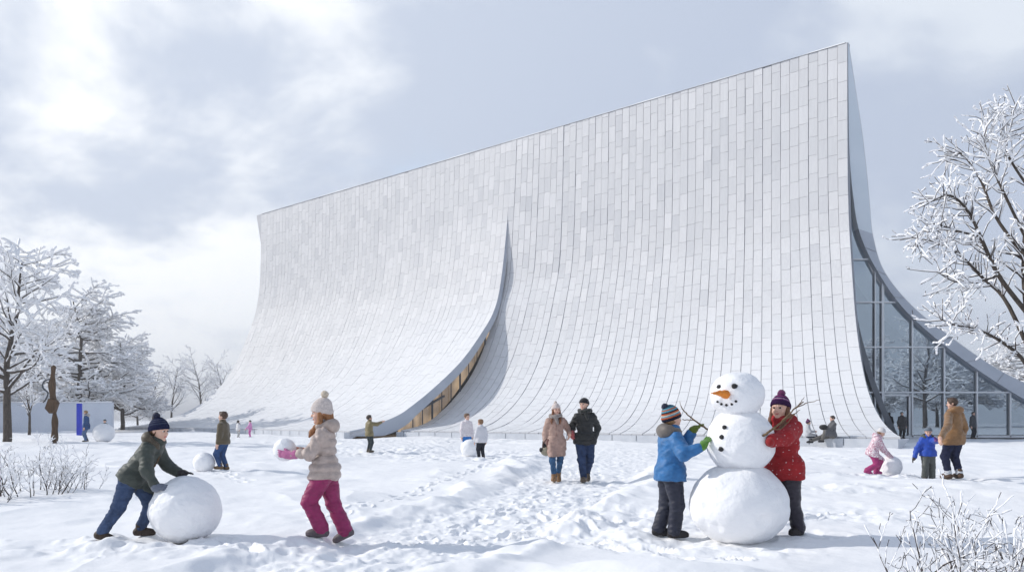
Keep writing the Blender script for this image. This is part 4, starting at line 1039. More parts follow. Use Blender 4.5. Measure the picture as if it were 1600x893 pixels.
    ry = np.array([.088 + fl_, .090 + fl_ * .4, .083, .086, .080, .066, .050]) * H * bk
    def loft(Q):
        r_ = Q - P; t = r_ @ T; u = r_ @ Us; w = r_ @ Fr
        a = np.interp(t, ts, rx); c = np.interp(t, ts, ry)
        d = (np.sqrt((u / a) ** 2 + (w / c) ** 2) - 1) * np.minimum(a, c)
        return -smin(-d, -np.maximum(ts[0] - t, t - ts[-1]), .022 * H)
    m = .17 * H * bk; S.fn(loft, P + T * ts[0] - m, P + T * ts[0] + m, .02); S.pts += [NB - m, NB + m]
    lo_ = np.min(np.array([*HP, P]), 0) - .13 * H; hi_ = np.max(np.array([*HP, P]), 0) + .13 * H
    S.fn(lambda Q: np.maximum(TROU.ev(Q) - .019 * H, np.maximum(-((Q - P) @ T + hem * H), (Q - P) @ T - .12 * H)), lo_, hi_, .03 * H)
    sl = tp_['sleeve']
    for i in range(2):
        w, el, d, n_, c = HA[i]
        S.chain([SH[i] - Us * (1, -1)[i] * .012 * H, el, w - nrm(w - el) * .03 * H], [.056 * H * bk * sl, .046 * H * bk * sl, .036 * H * bk * sl], .03 * H)
    if tp_['collar']: S.chain([NB - T * .01 * H, NB + T * .035 * H + hx * .01 * H], [.066 * H * bk, .055 * H * bk], .03 * H)
    if tp_['puff']:
        per, amp = tp_['puff']
        def pf(Q):
            t = (Q - P) @ T / (per * H); g_ = amp * H * (1 - np.abs(np.sin(math.pi * t)) ** 0.8)
            near = np.clip(1 - np.minimum(*[np.minimum(rc(Q, HA[i][1], HA[i][0], .05 * H * bk, .04 * H * bk), rc(Q, SH[i], HA[i][1], .05 * H * bk, .05 * H * bk)) for i in range(2)]) / (.02 * H), 0, 1)
            t3 = np.minimum(np.linalg.norm(Q - HA[0][0], axis=-1), np.linalg.norm(Q - HA[1][0], axis=-1)) / (per * H)
            g2 = amp * H * (1 - np.abs(np.sin(math.pi * t3)) ** 0.8)
            return g_ * (1 - near) + g2 * near * .8
        S.disp.append(pf)
    if res < 1.6: S.disp.append(lambda Q: -.0065 * H * n3(Q * np.array([1, 1, 1.5]), 16 / H, 2.2) - .0036 * H * n3(Q * np.array([1, 1, 1.6]), 36 / H, 6.2))
    v, q = S.mesh('j', .0075 * res)
    jk = obj(tp_.get('name', 'jacket'), mesh_np('jacket', v, q), cloth(tp_['col'], tp_['mat']), root)
    if tp_['hood'] is not None:
        S = Sdf(); B = np.array([Fr, Us, T])
        c0 = NB + T * .028 * H
        S.ell(c0 - Fr * .062 * H, (.048 * H * bk, .080 * H * bk, .056 * H * bk), B, .03)
        for s in (1, -1):
            S.chain([c0 - Fr * .04 * H + Us * .06 * H * s * bk + T * .0 * H, c0 + Fr * .025 * H + Us * .058 * H * s * bk - T * .012 * H, c0 + Fr * .06 * H + Us * .03 * H * s - T * .035 * H], [.036 * H * bk, .026 * H * bk, .016 * H], .03 * H)
        if res < 1.6: S.disp.append(lambda Q: -.004 * H * n3(Q, 24 / H, 3.2))
        S.sub(lambda Q: rc(Q, NB, hp(0, 0, .2), .055 * H, .07 * H), .015)
        v, q = S.mesh('hd', .0085 * res); obj('hood', mesh_np('hood', v, q), cloth(tp_['hood'], tp_.get('hood_mat', tp_['mat'])), jk)
    for extra in tp_.get('extra', ()):      # front placket / pockets: thin bands on the chest
        t0, t1, u0, rad, colr = extra
        pts = []
        for t in np.linspace(t0, t1, 7):
            a = np.interp(t * H, ts, rx); c = np.interp(t * H, ts, ry); u = u0 * H
            pts.append(P + T * t * H + Us * u + Fr * (c * math.sqrt(max(1 - (u / a) ** 2, 0)) - .001 * H))
        S = Sdf(); S.chain(pts, [rad * H] * 7, .01); v, q = S.mesh('e', .006 * res); obj('placket', mesh_np('placket', v, q), cloth(colr, 'nylon'), jk)
    # ---- gloves
    if gloves:
        for i in range(2):
            if gloves[i] is None: continue
            S = Sdf(); w, el, d, n_, c = HA[i]
            hand_sdf(S, w, d, n_, i == 0, hl * 1.08, c, 1.28, .25); S.chain([w - nrm(w - el) * .045 * H, w, w + d * .02 * H], [.033 * H, .030 * H, .028 * H], .02)
            v, q = S.mesh('gl', .0042 * max(res, 1)); obj('glove', mesh_np('glove', v, q), cloth(gloves[i], 'knit'), root)
    # ---- hat
    if hat:
        S = Sdf(); top_z = hat.get('tall', .50)
        S.ell(hp(-.055, 0, .12), (.475 * hh, .405 * hh, top_z * hh * .93), Rm, .02)
        if hat.get('slouch'): S.ell(hp(-.16, 0, .38), (.33 * hh, .30 * hh, .28 * hh), Rm, .12 * hh)
        fz, sl_ = hat.get('front', .16), .30
        pln = lambda Q: fz - sl_ * (.42 - ((Q - HC) @ hx) / hh) - ((Q - HC) @ hz) / hh
        def brim(Q):
            b = -pln(Q); d = ell(Q, hp(-.055, 0, .10), (.505 * hh, .435 * hh, .50 * hh), Rm); return np.maximum(d, np.maximum(-b, b - .22) * hh)
        if hat.get('brim', True): S.fn(brim, hp(0, 0, 0) - .3 * hh, hp(0, 0, 0) + .3 * hh, .015 * hh)
        S.sub(lambda Q: -pln(Q) * hh, .02 * hh)
        if res < 1.6:
            def rib(Q):
                a = np.arctan2((Q - HC) @ hy, (Q - HC) @ hx + .055 * hh); return .007 * hh * np.sin(a * 34)
            S.disp.append(rib)
        v, q = S.mesh('ht', .0045 * res if face else .007); bd = -pln(v)
        m_ = hat['mat'] if 'mat' in hat else cloth(hat['col'], 'knit')
        ht = obj('hat', mesh_np('hat', v, q, attrs={'band': bd / .72}), m_, root)
        if hat.get('pom') is not None:
            c = hp(*hat.get('pom_at', (-.14, 0, .68))); r_ = hat.get('pom_r', .15) * hh
            S = Sdf(); S.ell(c, (r_, r_, r_)); S.disp.append(lambda Q: -.10 * r_ * n3(Q, 55 / r_ * .09, .3) - .06 * r_ * n3(Q, 14 / r_, 1.3)); v, q = S.mesh('pm', r_ / 12, .02)
            obj('pompom', mesh_np('pompom', v, q), cloth(hat['pom'], 'knit'), ht)
    if hair:
        S = Sdf(); hc = hair['col']
        if not hat:
            S.ell(hp(-.085, 0, .145), (.455 * hh, .40 * hh, .425 * hh), Rm, .02)
            S.cone(hp(.24, .12, .40), hp(.20, -.2, .38), .10 * hh, .10 * hh, .06 * hh)
            S.sub(lambda Q: ell(Q, hp(.36, 0, -.16), (.32 * hh, .34 * hh, .42 * hh), Rm), .03 * hh)
            S.sub(lambda Q: (((Q - HC) @ hz) / hh + .28) * hh, .03 * hh)
            S.disp.append(lambda Q: -.035 * hh * n3(Q, 3.2 / hh, .7) - .018 * hh * n3(Q * np.array([1, 1, .5]), 11 / hh, .3))
        else:
            S.ell(hp(-.12, 0, .02), (.37 * hh, .372 * hh, .36 * hh), Rm, .02)
            S.sub(lambda Q: ell(Q, hp(.40, 0, -.10), (.42 * hh, .36 * hh, .5 * hh), Rm), .03 * hh)
        L = hair.get('long', 0)
        if L:
            for s in hair.get('sides', (1, -1)):
                b0 = hp(.02, .34 * s, -.02); b1 = hp(.06, .36 * s, -.45); b2 = NB + Fr * .085 * H * bk + Us * .055 * H * s - T * L * H * .4; b3 = NB + Fr * .10 * H * bk + Us * .05 * H * s - T * L * H
                S.chain([b0, b1, b2, b3], [.10 * hh, .13 * hh, .11 * hh, .05 * hh], .04 * hh)
            S.cone(hp(-.25, 0, 0), NB - Fr * .05 * H + T * .0 * H, .26 * hh, .2 * hh, .05 * hh)
            S.disp.append(lambda Q: -.02 * hh * n3(Q * np.array([1, 1, .25]), 20 / hh, .3))
        v, q = S.mesh('hr', .0055 * res if face else .008); obj('hair', mesh_np('hair', v, q), cloth(hc, 'hair'), root)
    if face and (hair or hat):
        S = Sdf()
        for s in (1, -1): S.cone(hp(.365, .07 * s, .10), hp(.32, .22 * s, .10), .017 * hh, .011 * hh, .005)
        v, q = S.mesh('eb', .0035 * res, .01); obj('eyebrows', mesh_np('eyebrows', v, q), cloth((hair or {}).get('col', (.08, .05, .03)), 'hair'), root)
    if scarf:
        S = Sdf(); k = 10; pts = []
        for j in range(k + 1):
            a = j * 2 * math.pi / k; pts.append(NB + T * (.028 + .008 * math.sin(2 * a)) * H + (Fr * (math.cos(a) * .062 + .012) + Us * math.sin(a) * .066) * H)
        S.chain(pts, [.022 * H] * (k + 1), .02); S.chain([NB + Fr * .08 * H + T * .02 * H, NB + Fr * .10 * H * bk - T * .06 * H + Us * .02 * H], [.024 * H, .018 * H], .02)
        S.disp.append(lambda Q: -.004 * H * n3(Q, 40 / H, 3.2)); v, q = S.mesh('sc', .008 * res); obj('scarf', mesh_np('scarf', v, q), cloth(scarf, 'knit'), root)
    return root

def gp(X, yf):
    z = 0.0
    for _ in range(6): d = (CAMH - z) * F / (yf - HZ); x = (X - 800) / F * d; z = 0.5 * z + 0.5 * float(gz(np.array([x]), np.array([d]), False)[0])
    return np.array([x, d, float(gz(np.array([x]), np.array([d]), False)[0])])

# ------------------------------------------------------------------ snowballs
def snowball(loc, r, label, seed, sq=0.94, name='snowball', parent=None, grp=None, lift=0.0, res=26, cat='snowball'):
    S = Sdf(); S.ell((0, 0, r * sq + lift), (r, r, r * sq)); f = 2.2 / r
    S.disp.append(lambda Q: -.026 * r * n3(Q + seed, f, seed) - .018 * r * n3(Q, f * 2.7, seed + 1.1) - .010 * r * n3(Q, f * 6, seed + 2.1))
    if lift == 0: S.sub(lambda Q: Q[..., 2] - .05 * r, .02 * r)
    v, q = S.mesh('sb', r / res, .08 * r)
    o = obj(name, mesh_np(name, v, q), M['ball'], parent); o.location = tuple(loc)
    if label: tag(o, label, cat, grp)
    return o
def ball_px(X, yb, rpx, label, seed, **k):
    k.setdefault('sq', .98)
    p = gp(X, yb); r = rpx * p[1] / F; p[2] -= 0.05; return snowball(p, r, label, seed, **k), p, r
_, BP, BR = ball_px(290, 840, 53.5, 'big knee-high snowball being rolled by the boy in the dark green coat', 1.0, res=34)
ball_px(319, 735, 16.5, 'snowball left alone on the snow near the boy in the brown jumper', 2.0)
p = np.array(at(162, 43, -0.03)); snowball(p, 16.2 / F * 43, 'largest distant snowball, beside the figure in the blue jacket by the white wall', 3.0)
_, KP, KR = ball_px(734, 712, 14.5, 'snowball between the two boys in pale shirts', 4.0)
_, PP, PR_ = ball_px(1391, 741, 17.5, 'snowball being rolled by the small girl in the pink jacket', 5.0)

# ------------------------------------------------------------------ snowman
sm = gp(1155, 840); SD = sm[1]; pxm = F / SD
sman = empty('snowman', sm); tag(sman, 'three-ball snowman with carrot nose, coal smile and stick arms', 'snowman')
def rel(X, y_, d=SD): return px(X, y_, d) - sm
b1, b2, b3 = rel(1154.5, 787), rel(1157, 689), rel(1152, 617)
def lump(name, c, r, seed, res):
    S = Sdf(); S.ell(c, r); m = r[0]
    S.disp.append(lambda Q: -.026 * m * n3(Q, 2.4 / m, seed) - .016 * m * n3(Q, 5 / m, seed + 1.7) - .006 * m * n3(Q, 15 / m, seed + .7) * np.clip(n3(Q, 2 / m, 9.0) + .4, 0, 1))
    rg = np.random.RandomState(int(seed * 10))
    for _ in range(0 if name == 'head' else 7):
        dv = nrm(rg.normal(0, 1, 3)); S.ell(np.asarray(c) + dv * np.asarray(r) * .80, tuple(m * rg.uniform(.16, .25) * np.array([1.2, 1.2, .9])), None, .12 * m)
    for _ in range(0 if name == 'head' else 4):
        dv = nrm(rg.normal(0, 1, 3) * np.array([1, 1, .6])); cc = np.asarray(c) + dv * np.asarray(r) * 1.13; S.sub(lambda Q, cc=cc, rr=m * rg.uniform(.13, .2): np.linalg.norm(Q - cc, axis=-1) - rr, .06 * m)
    v, q = S.mesh(name, m / res, .1 * m); return obj(name, mesh_np(name, v, q), M['ball'], sman)
lump('base_ball', b1, (76 / pxm, 76 / pxm, 65 / pxm), 1.2, 48); lump('middle_ball', b2, (52.5 / pxm, 51 / pxm, 52 / pxm), 3.2, 42); lump('head', b3, (42 / pxm, 41 / pxm, 36.5 / pxm), 5.2, 40)
fa = nrm((-.40, -.92, 0)); rt = np.array([-fa[1], fa[0], 0]) * 1.0      # facing direction, and the snowman's axis to image right
def on_ball(c, r, X, y_):
    """point on the front of an ellipsoid seen at a pixel"""
    o = np.array([0, 0, CAMH]) - sm; d = nrm(rel(X, y_) - o); r = np.asarray(r); oc = (o - c) / r; dd = d / r
    A = dd @ dd; B = 2 * oc @ dd; C = oc @ oc - 1; D = max(B * B - 4 * A * C, 0); t = (-B - math.sqrt(D)) / (2 * A); return o + d * t
def coal(name, c, rad, seed):
    S = Sdf(); S.ell((0, 0, 0), (rad, rad, rad * .92)); S.disp.append(lambda Q: -.16 * rad * n3(Q, 2.2 / rad, seed)); v, q = S.mesh('c', rad / 7, .3 * rad)
    return obj(name, mesh_np(name, v + c, q), M['coal'], sman)
hr_ = (42 / pxm, 41 / pxm, 36.5 / pxm); mr_ = (52.5 / pxm, 51 / pxm, 52 / pxm)
for i, (X, y_) in enumerate(((1124, 604), (1147.5, 603))): coal('eye', on_ball(b3, hr_, X, y_), (.026, .030)[i], i + .3)
for i, (X, y_) in enumerate(((1121.5, 627), (1127, 631), (1135, 632.5), (1143.5, 631), (1150, 626.5))): coal('mouth_stone', on_ball(b3, hr_, X, y_), .0145, i * 1.7)
for i, (X, y_, r_) in enumerate(((1132, 667, .024), (1128, 682.5, .026), (1127, 701, .028))): coal('button', on_ball(b2, mr_, X, y_), r_, i * 2.3 + 1)
cb = on_ball(b3, hr_, 1137, 616) - fa * -.02; ct = cb + nrm((-.80, -.60, .03)) * .245
S = Sdf(); mid = cb + (ct - cb) * .5 + np.array([0, 0, .008]); S.chain([cb, cb + (ct - cb) * .12, mid, ct], [.030, .044, .026, .006], .01)
S.disp.append(lambda Q: -.0022 * np.sin(((Q - cb) @ nrm(ct - cb)) * 130 + 2 * n3(Q, 20, .3))); v, q = S.mesh('carrot', .006); obj('carrot_nose', mesh_np('carrot_nose', v, q), M['carrot'], sman)
def stick(pts_sets):
    V, Q = [], []
    for pts, r0, r1 in pts_sets:
        P_ = catmull(np.array(pts), len(pts) * 5); rr = np.linspace(r0, r1, len(P_)); k = np.random.RandomState(len(pts)).normal(0, .0025, P_.shape); k[0] = 0; P_ = P_ + k
        v, q = tubes([(*P_[i], *P_[i + 1], rr[i], rr[i + 1]) for i in range(len(P_) - 1)], 7); Q.append(q + sum(len(a) for a in V)); V.append(v)
    return obj('stick_arm', mesh_np('stick_arm', np.concatenate(V), np.concatenate(Q)), M['stick'], sman)
stick([([rel(1112, 674, SD + .05), rel(1098, 665, SD + .12), rel(1085, 656, SD + .2), rel(1074, 647, SD + .25), rel(1063, 634, SD + .3)], .011, .005), ([rel(1085, 656, SD + .2), rel(1075, 655.5, SD + .24), rel(1066, 655, SD + .2)], .006, .003), ([rel(1074, 647, SD + .25), rel(1066, 638, SD + .2), rel(1062, 626, SD + .2)], .005, .002)])
stick([([rel(1184, 682, SD - .26), rel(1194, 679, SD - .32), rel(1207, 670, SD - .36), rel(1222, 658, SD - .38), rel(1240, 639, SD - .36), rel(1256, 627, SD - .3)], .015, .005), ([rel(1222, 658, SD - .38), rel(1236, 649, SD - .36), rel(1250, 640, SD - .3)], .008, .003),
       ([rel(1240, 639, SD - .36), rel(1258, 630, SD - .32), rel(1281, 624, SD - .25)], .007, .002), ([rel(1246, 635, SD - .34), rel(1253, 625, SD - .3), rel(1257, 620, SD - .3)], .005, .002), ([rel(1207, 670, SD - .36), rel(1220, 669, SD - .38), rel(1232, 658, SD - .38), rel(1243, 645, SD - .36)], .007, .003)])
for o in list(sman.children):
    if o.name.startswith('button'): pass

# ------------------------------------------------------------------ the four children in front
NAVYHAT = band_mat('navy_knit', [(0, (.012, .016, .05)), (.36, (.02, .026, .06)), (.42, (.05, .06, .10)), (.5, (.012, .016, .05)), (.58, (.07, .08, .12)), (.63, (.015, .018, .055)), (.72, (.06, .07, .11)), (.78, (.012, .016, .05))])
STRIPED = band_mat('striped_knit', [(0, (.015, .018, .035)), (.27, (.40, .10, .04)), (.37, (.12, .30, .38)), (.46, (.55, .50, .42)), (.52, (.42, .10, .04)), (.62, (.015, .018, .035)), (.70, (.10, .28, .36)), (.80, (.45, .12, .05)), (.88, (.10, .28, .36)), (.96, (.03, .10, .15))])
PURPLE = band_mat('purple_knit', [(0, (.035, .012, .05)), (.36, (.10, .03, .10)), (.44, (.42, .25, .36)), (.49, (.05, .02, .07)), (.62, (.22, .04, .14)), (.70, (.04, .015, .06)), (.80, (.16, .04, .12))])
# boy rolling the ball
lc = gp(196, 840)
person('boy in dark green coat and navy bobble hat bending over a big snowball', lc, R(2), 1.36, pelvis=(.07, 0, .655), spine=(.56, 0, .83), head=(-14, 8),
       hands=[dict(w=BP + np.array([-.075, .07, BR * 2.02]), d=(.97, -.1, .12), n=(.2, -.1, -1), curl=.3, pole=(-.3, .5, -1)), dict(w=BP + np.array([-.235, -.20, BR * 1.66]), d=(.88, -.30, .12), n=(.5, .6, -.6), curl=.45, pole=(-.3, -.6, -1))],
       feet=[dict(p=(.12, .10), dir=5), dict(p=(-.20, -.10), dir=-5, pitch=14, lift=.0)],
       top=dict(col=(.048, .058, .05), hem=.03, bulk=1.07, hood=(.075, .058, .038), flare=.012, extra=[(-.02, .27, 0.0, .009, (.10, .065, .035)), (-.05, .02, -.06, .006, (.03, .035, .03))], puff=(.085, .005)),
       legs=dict(col=(.042, .066, .13), bulk=1.05), boots=(.045, .03, .022), gloves=((.025, .022, .024), (.16, .18, .23)),
       hat=dict(mat=NAVYHAT, pom=(.015, .018, .045), pom_at=(-.26, 0, .66), pom_r=.17, tall=.55, front=.14), hair=dict(col=(.12, .06, .03)))
# girl carrying a snowball
lc = gp(508, 846); gb = px(445, 702, lc[1] - .02)
person('girl in beige quilted jacket and magenta snow trousers carrying a snowball', lc, R(180), 1.44, pelvis=(.0, 0, .752), spine=(.01, 0, 1), head=(6, 6),
       hands=[dict(w=gb + np.array([.085, -.115, -.05]), d=(1, .1, .1), n=(.35, -1, .25), curl=.45, pole=(-.7, .6, -1)), dict(w=gb + np.array([.10, .105, -.02]), d=(1, 0, .05), n=(.2, 1, .3), curl=.45, pole=(-.7, -.6, -1))],
       feet=[dict(p=(.03, .05), dir=0), dict(p=(-.20, -.07), dir=0, pitch=26, lift=.06, pole=(1, 0, 0))],
       top=dict(col=(.44, .36, .325), hem=.065, bulk=1.0, puff=(.060, .014), hood=(.42, .34, .30), flare=.01, extra=[(-.06, .27, .0, .012, (.30, .13, .075)), (-.06, .0, .075, .006, (.36, .28, .25))]),
       legs=dict(col=(.26, .015, .095), mat='nylon', bulk=1.12, ankle=1.25), boots=(.11, .09, .10), gloves=((.50, .16, .32), (.50, .20, .14)),
       hat=dict(col=(.60, .53, .50), pom=(.58, .50, .40), pom_at=(-.24, 0, .80), pom_r=.17, tall=.56, front=.12, slouch=True), hair=dict(col=(.30, .13, .05), long=.05))
snowball(gb - np.array([0, 0, .122]), .122, 'small snowball held in pink gloves by the girl in beige', 6.0, sq=1.0, lift=.0001, res=20)
# boy at the snowman
lc = gp(1044, 840)
person('boy in a blue jacket and striped bobble hat patting the front of the snowman', lc, R(14), 1.33, pelvis=(.02, 0, .695), spine=(.03, 0, 1), twist=R(0), head=(4, -3),
       hands=[dict(w=on_ball(b2, mr_, 1106, 672) + sm + np.array([-.14, .08, -.0]), d=(.8, -.1, .6), n=(.9, -.3, -.3), curl=.35, pole=(-.4, .6, -1)), dict(w=on_ball(b2, mr_, 1108, 692) + sm + np.array([-.085, -.075, -.03]), d=(.62, .05, .8), n=(.75, .5, -.1), curl=.3, pole=(-.4, -.6, -1))],
       feet=[dict(p=(-.06, .10), dir=-10), dict(p=(.05, -.05), dir=-14)],
       top=dict(col=(.023, .135, .34), hem=.055, bulk=1.12, hood=(.13, .115, .105), flare=.012, extra=[(-.03, .07, -.075, .005, (.02, .09, .25))]),
       legs=dict(col=(.014, .017, .035), mat='nylon', bulk=1.15, ankle=1.25), boots=(.02, .018, .02), gloves=((.10, .14, .02), (.10, .24, .04)),
       hat=dict(mat=STRIPED, pom=(.02, .025, .05), pom_at=(-.36, 0, .60), pom_r=.17, tall=.60, front=.10, slouch=True), hair=dict(col=(.30, .17, .08)))
# yoke of the jacket is grey: separate cape over the shoulders comes with the hood
# girl hugging the snowman
lc = gp(1236, 830)
lc = np.array([px(1222, 700, 8.95)[0], 8.95, g1(px(1222, 700, 8.95)[0], 8.95)])
person('girl in a red coat and purple bobble hat hugging the snowman from behind', lc, R(-138), 1.46, pelvis=(.02, .035, .745), spine=(.05, -.05, 1), head=(8, -2),
       hands=[dict(w=px(1203, 690, SD - .33), d=(-.9, -.3, -.1), n=(.1, 1, .1), curl=.6, pole=(.2, .9, -.5)), dict(w=px(1188, 668, SD + .28), d=(-1, -.1, .3), n=(0, -1, 0), curl=.4, pole=(-.3, -.9, -.2))],
       feet=[dict(p=(-.12, .12), dir=0), dict(p=(.02, -.10), dir=10)],
       top=dict(col=(.32, .018, .022), mat='specked', hem=.085, bulk=1.12, hood=(.27, .017, .02), flare=.012, sleeve=1.1),
       legs=dict(col=(.032, .026, .038), mat='nylon', bulk=1.1, ankle=1.2), boots=(.03, .025, .025), gloves=((.28, .018, .02), (.28, .018, .02)),
       hat=dict(mat=PURPLE, pom=(.14, .03, .10), pom_at=(-.12, 0, .68), pom_r=.17, tall=.56, front=.18), hair=dict(col=(.14, .055, .025), long=.05))

# ------------------------------------------------------------------ the couple on the path
lw = gp(869, 752); lm = gp(914, 752); hold = px(891, 683, lw[1])
person('woman in long dusty pink coat and cream bobble hat walking beside the man in black', lw, R(-92), 1.64, kid=False, res=1.5, spine=(.02, -.02, 1), head=(22, 0),
       hands=[dict(w=hold + np.array([-.015, -.02, .05]), curl=.8, d=(0, -.3, -1), pole=(-1, .25, -.3)), dict(p=(.02, -.24, .76), d=(.1, -.1, -1), pole=(-1, -.2, 0), curl=1.2, n=(0, 1, 0))], feet=[dict(p=(-.20, .045), pitch=28, lift=.05), dict(p=(.20, -.045), pitch=-8)],
       top=dict(col=(.36, .235, .195), hem=.17, bulk=1.0, hood=None, flare=.006, extra=[(-.15, .28, .0, .006, (.28, .17, .14))]), legs=dict(col=(.035, .085, .17), bulk=.80), boots=(.22, .12, .055), gloves=(None, (.02, .02, .022)),
       hat=dict(col=(.60, .52, .49), pom=(.58, .50, .45), tall=.56), hair=dict(col=(.20, .075, .03), long=.07), scarf=(.27, .235, .22))
person('man in a black padded jacket and black beanie walking hand in hand with the woman', lm, R(-90), 1.77, kid=False, res=1.5, head=(-38, 4),
       hands=[dict(p=(.06, .205, .93), d=(.5, -.5, -.7), pole=(-1, .55, 0), curl=.9), dict(w=hold + np.array([.045, .03, .05]), curl=.8, d=(0, .3, -1), pole=(-1, -.25, -.3))], feet=[dict(p=(-.22, .06), pitch=28, lift=.05), dict(p=(.20, -.05), pitch=-8)],
       top=dict(col=(.011, .012, .013), hem=.055, bulk=1.0, puff=(.045, .006)), legs=dict(col=(.026, .043, .095), bulk=.98), boots=(.10, .075, .055), gloves=((.02, .02, .022), (.38, .09, .09)),
       hat=dict(col=(.012, .012, .015), tall=.50), hair=dict(col=(.10, .07, .05)), scarf=(.025, .027, .026))
bagp = px(853, 712, lw[1] - .05)
bag = empty('handbag', bagp); tag(bag, 'small shoulder bag hanging from the gloved hand of the woman in pink', 'handbag')
S = Sdf(); S.ell((0, 0, .10), (.11, .07, .09)); S.disp.append(lambda Q: -.01 * n3(Q, 22, .5)); v, q = S.mesh('bag', .014); obj('pouch', mesh_np('pouch', v, q), cloth((.30, .27, .20), 'leather'), bag)
for s in (-1, 1):
    P_ = catmull(np.array([(s * .07, 0, .15), (s * .055, 0, .26), (.02, 0, .36)]), 12); v, q = tubes([(*P_[i], *P_[i + 1], .012, .012) for i in range(11)], 6); obj('strap', mesh_np('strap', v, q), cloth((.10, .045, .035), 'leather'), bag)
P_ = px(858, 690, lw[1] - .03) - bagp; v, q = tubes([(.02, 0, .36, *P_, .016, .016)], 6); 
S = Sdf(); S.cone((.045, -.02, .33), (.05, -.02, .14), .03, .035); v, q = S.mesh('tassel', .014); obj('tassel', mesh_np('tassel', v, q), cloth((.16, .07, .06), 'leather'), bag)
S = Sdf(); S.ell((-.10, -.02, .13), (.04, .04, .05)); v, q = S.mesh('charm', .012); obj('charm', mesh_np('charm', v, q), cloth((.03, .03, .03), 'leather'), bag)

# ------------------------------------------------------------------ group on the museum side
lb = gp(1491, 747); lt = np.array([px(1450, 700, 18.3)[0], 18.3, g1(px(1450, 700, 18.3)[0], 18.3)]); hnd = px(1467, 683, 17.6)
person('tall man in tan brown coat seen from behind, holding the toddler\'s hand', lb, R(105), 1.84, kid=False, res=1.5, face=True, head=(48, 6),
       hands=[dict(w=px(1469, 684, 17.3), curl=.8, d=(-.2, .2, -1)), dict(p=(.08, -.30, .86), pole=(-1, -.8, 0), d=(.5, .5, -.8))], feet=[dict(p=(.06, .11)), dict(p=(-.04, -.10))],
       top=dict(col=(.235, .125, .05), mat='nylon', hem=.085, bulk=.98, hood=(.23, .12, .05), flare=.004), legs=dict(col=(.020, .024, .055), bulk=1.0, cuff=(.7, .72, .75)), boots=(.09, .055, .035), hair=dict(col=(.06, .032, .02)))
person('toddler in bright blue jacket and grey cap holding the brown-coated man\'s hand', lt, R(-100), 1.14, res=1.5, head=(-8, 14),
       hands=[dict(w=hnd + np.array([-.01, .1, -.06]), d=(.6, -.2, .4), curl=.7), dict(p=(.06, -.30, .47), d=(.2, -.6, -.9), pole=(-.6, -1, 0))], feet=[dict(p=(-.02, .09)), dict(p=(.05, -.08))],
       top=dict(col=(.013, .065, .40), hem=.04, bulk=1.18, hood=(.06, .068, .055), puff=(.09, .006)), legs=dict(col=(.075, .082, .075), mat='nylon', bulk=1.2, ankle=1.3), boots=(.05, .045, .04), gloves=((.14, .05, .22), (.05, .04, .035)),
       hat=dict(col=(.13, .16, .20), tall=.48, front=.2), hair=dict(col=(.14, .08, .04)))
lc = gp(1364, 741)
person('small girl in a speckled pink jacket and white cap pushing a snowball', lc, R(-12), 1.14, res=1.5, pelvis=(-.02, 0, .50), spine=(.34, 0, .94), head=(-6, 28),
       hands=[dict(w=PP + np.array([.05, .06, PR_ * 1.85]), d=(.9, -.2, -.5), n=(.2, 0, -1)), dict(w=PP + np.array([-.02, -.10, PR_ * 1.80]), d=(.9, .1, -.5), n=(.2, 0, -1))], feet=[dict(p=(.09, .09)), dict(p=(-.14, -.08), pitch=15)],
       top=dict(col=(.42, .16, .24), mat='pattern', hem=.075, bulk=1.14, hood=(.40, .15, .23), flare=.012), legs=dict(col=(.33, .025, .14), mat='nylon', bulk=1.12, ankle=1.25), boots=(.35, .05, .18), gloves=((.48, .08, .2), (.48, .08, .2)),
       hat=dict(col=(.66, .64, .64), tall=.54, front=.14), hair=dict(col=(.25, .14, .07)))
# sitting on the plinth
def on_plinth(X):
    xs_ = 800 + A1[:, 0] / A1[:, 1] * F; i = int(np.argmin(abs(xs_ - X))); return A1[i]
q_ = on_plinth(1306); lc = np.array([q_[0] + .0, q_[1] + .12, .33])
person('man in a grey jumper and grey trousers sitting on the museum plinth', lc, R(186), 1.88, kid=False, res=2.0, face=True, pelvis=(0, 0, .14), spine=(-.06, 0, 1), head=(0, 2),
       hands=[dict(p=(.42, .02, .50), d=(.9, -.3, -.3)), dict(p=(.40, -.12, .50), d=(.9, .3, -.3))], feet=[dict(p=(.55, .12), z=-.18, pole=(.2, .1, 1)), dict(p=(.95, -.16), z=-.22, pole=(.1, 0, 1))],
       top=dict(col=(.10, .10, .108), mat='knit', hem=.03, bulk=1.0, name='jumper'), legs=dict(col=(.13, .12, .11), mat='knit', bulk=1.05), boots=(.02, .02, .022), hair=dict(col=(.04, .025, .02)))
S = Sdf(); S.ell((0, 0, .12), (.20, .16, .13)); S.disp.append(lambda Q: -.02 * n3(Q, 12, .5)); v, q = S.mesh('bag', .022)
o = obj('backpack', mesh_np('backpack', v, q), cloth((.008, .008, .009), 'nylon')); o.location = tuple(lc + np.array([-.42, -.05, .40])); tag(o, 'black bag lying on the knees of the man sitting on the plinth', 'bag')
q_ = on_plinth(1259); lc = np.array([q_[0], q_[1] + .1, .33])
person('child in pale grey top and purple hat sitting behind the girl in red', lc, R(-15), 1.42, res=2.0, face=True, pelvis=(0, 0, .12), spine=(-.02, 0, 1), head=(10, 0),
       hands=[dict(p=(.30, .10, .30)), dict(p=(.30, -.10, .30))], feet=[dict(p=(.42, .10), z=-.28, pole=(.3, 0, 1)), dict(p=(.45, -.10), z=-.28, pole=(.3, 0, 1))],
       top=dict(col=(.42, .43, .46), mat='knit', hem=.03), legs=dict(col=(.03, .035, .05)), hat=dict(mat=PURPLE, pom=(.14, .03, .10), tall=.56), hair=dict(col=(.12, .07, .04)))

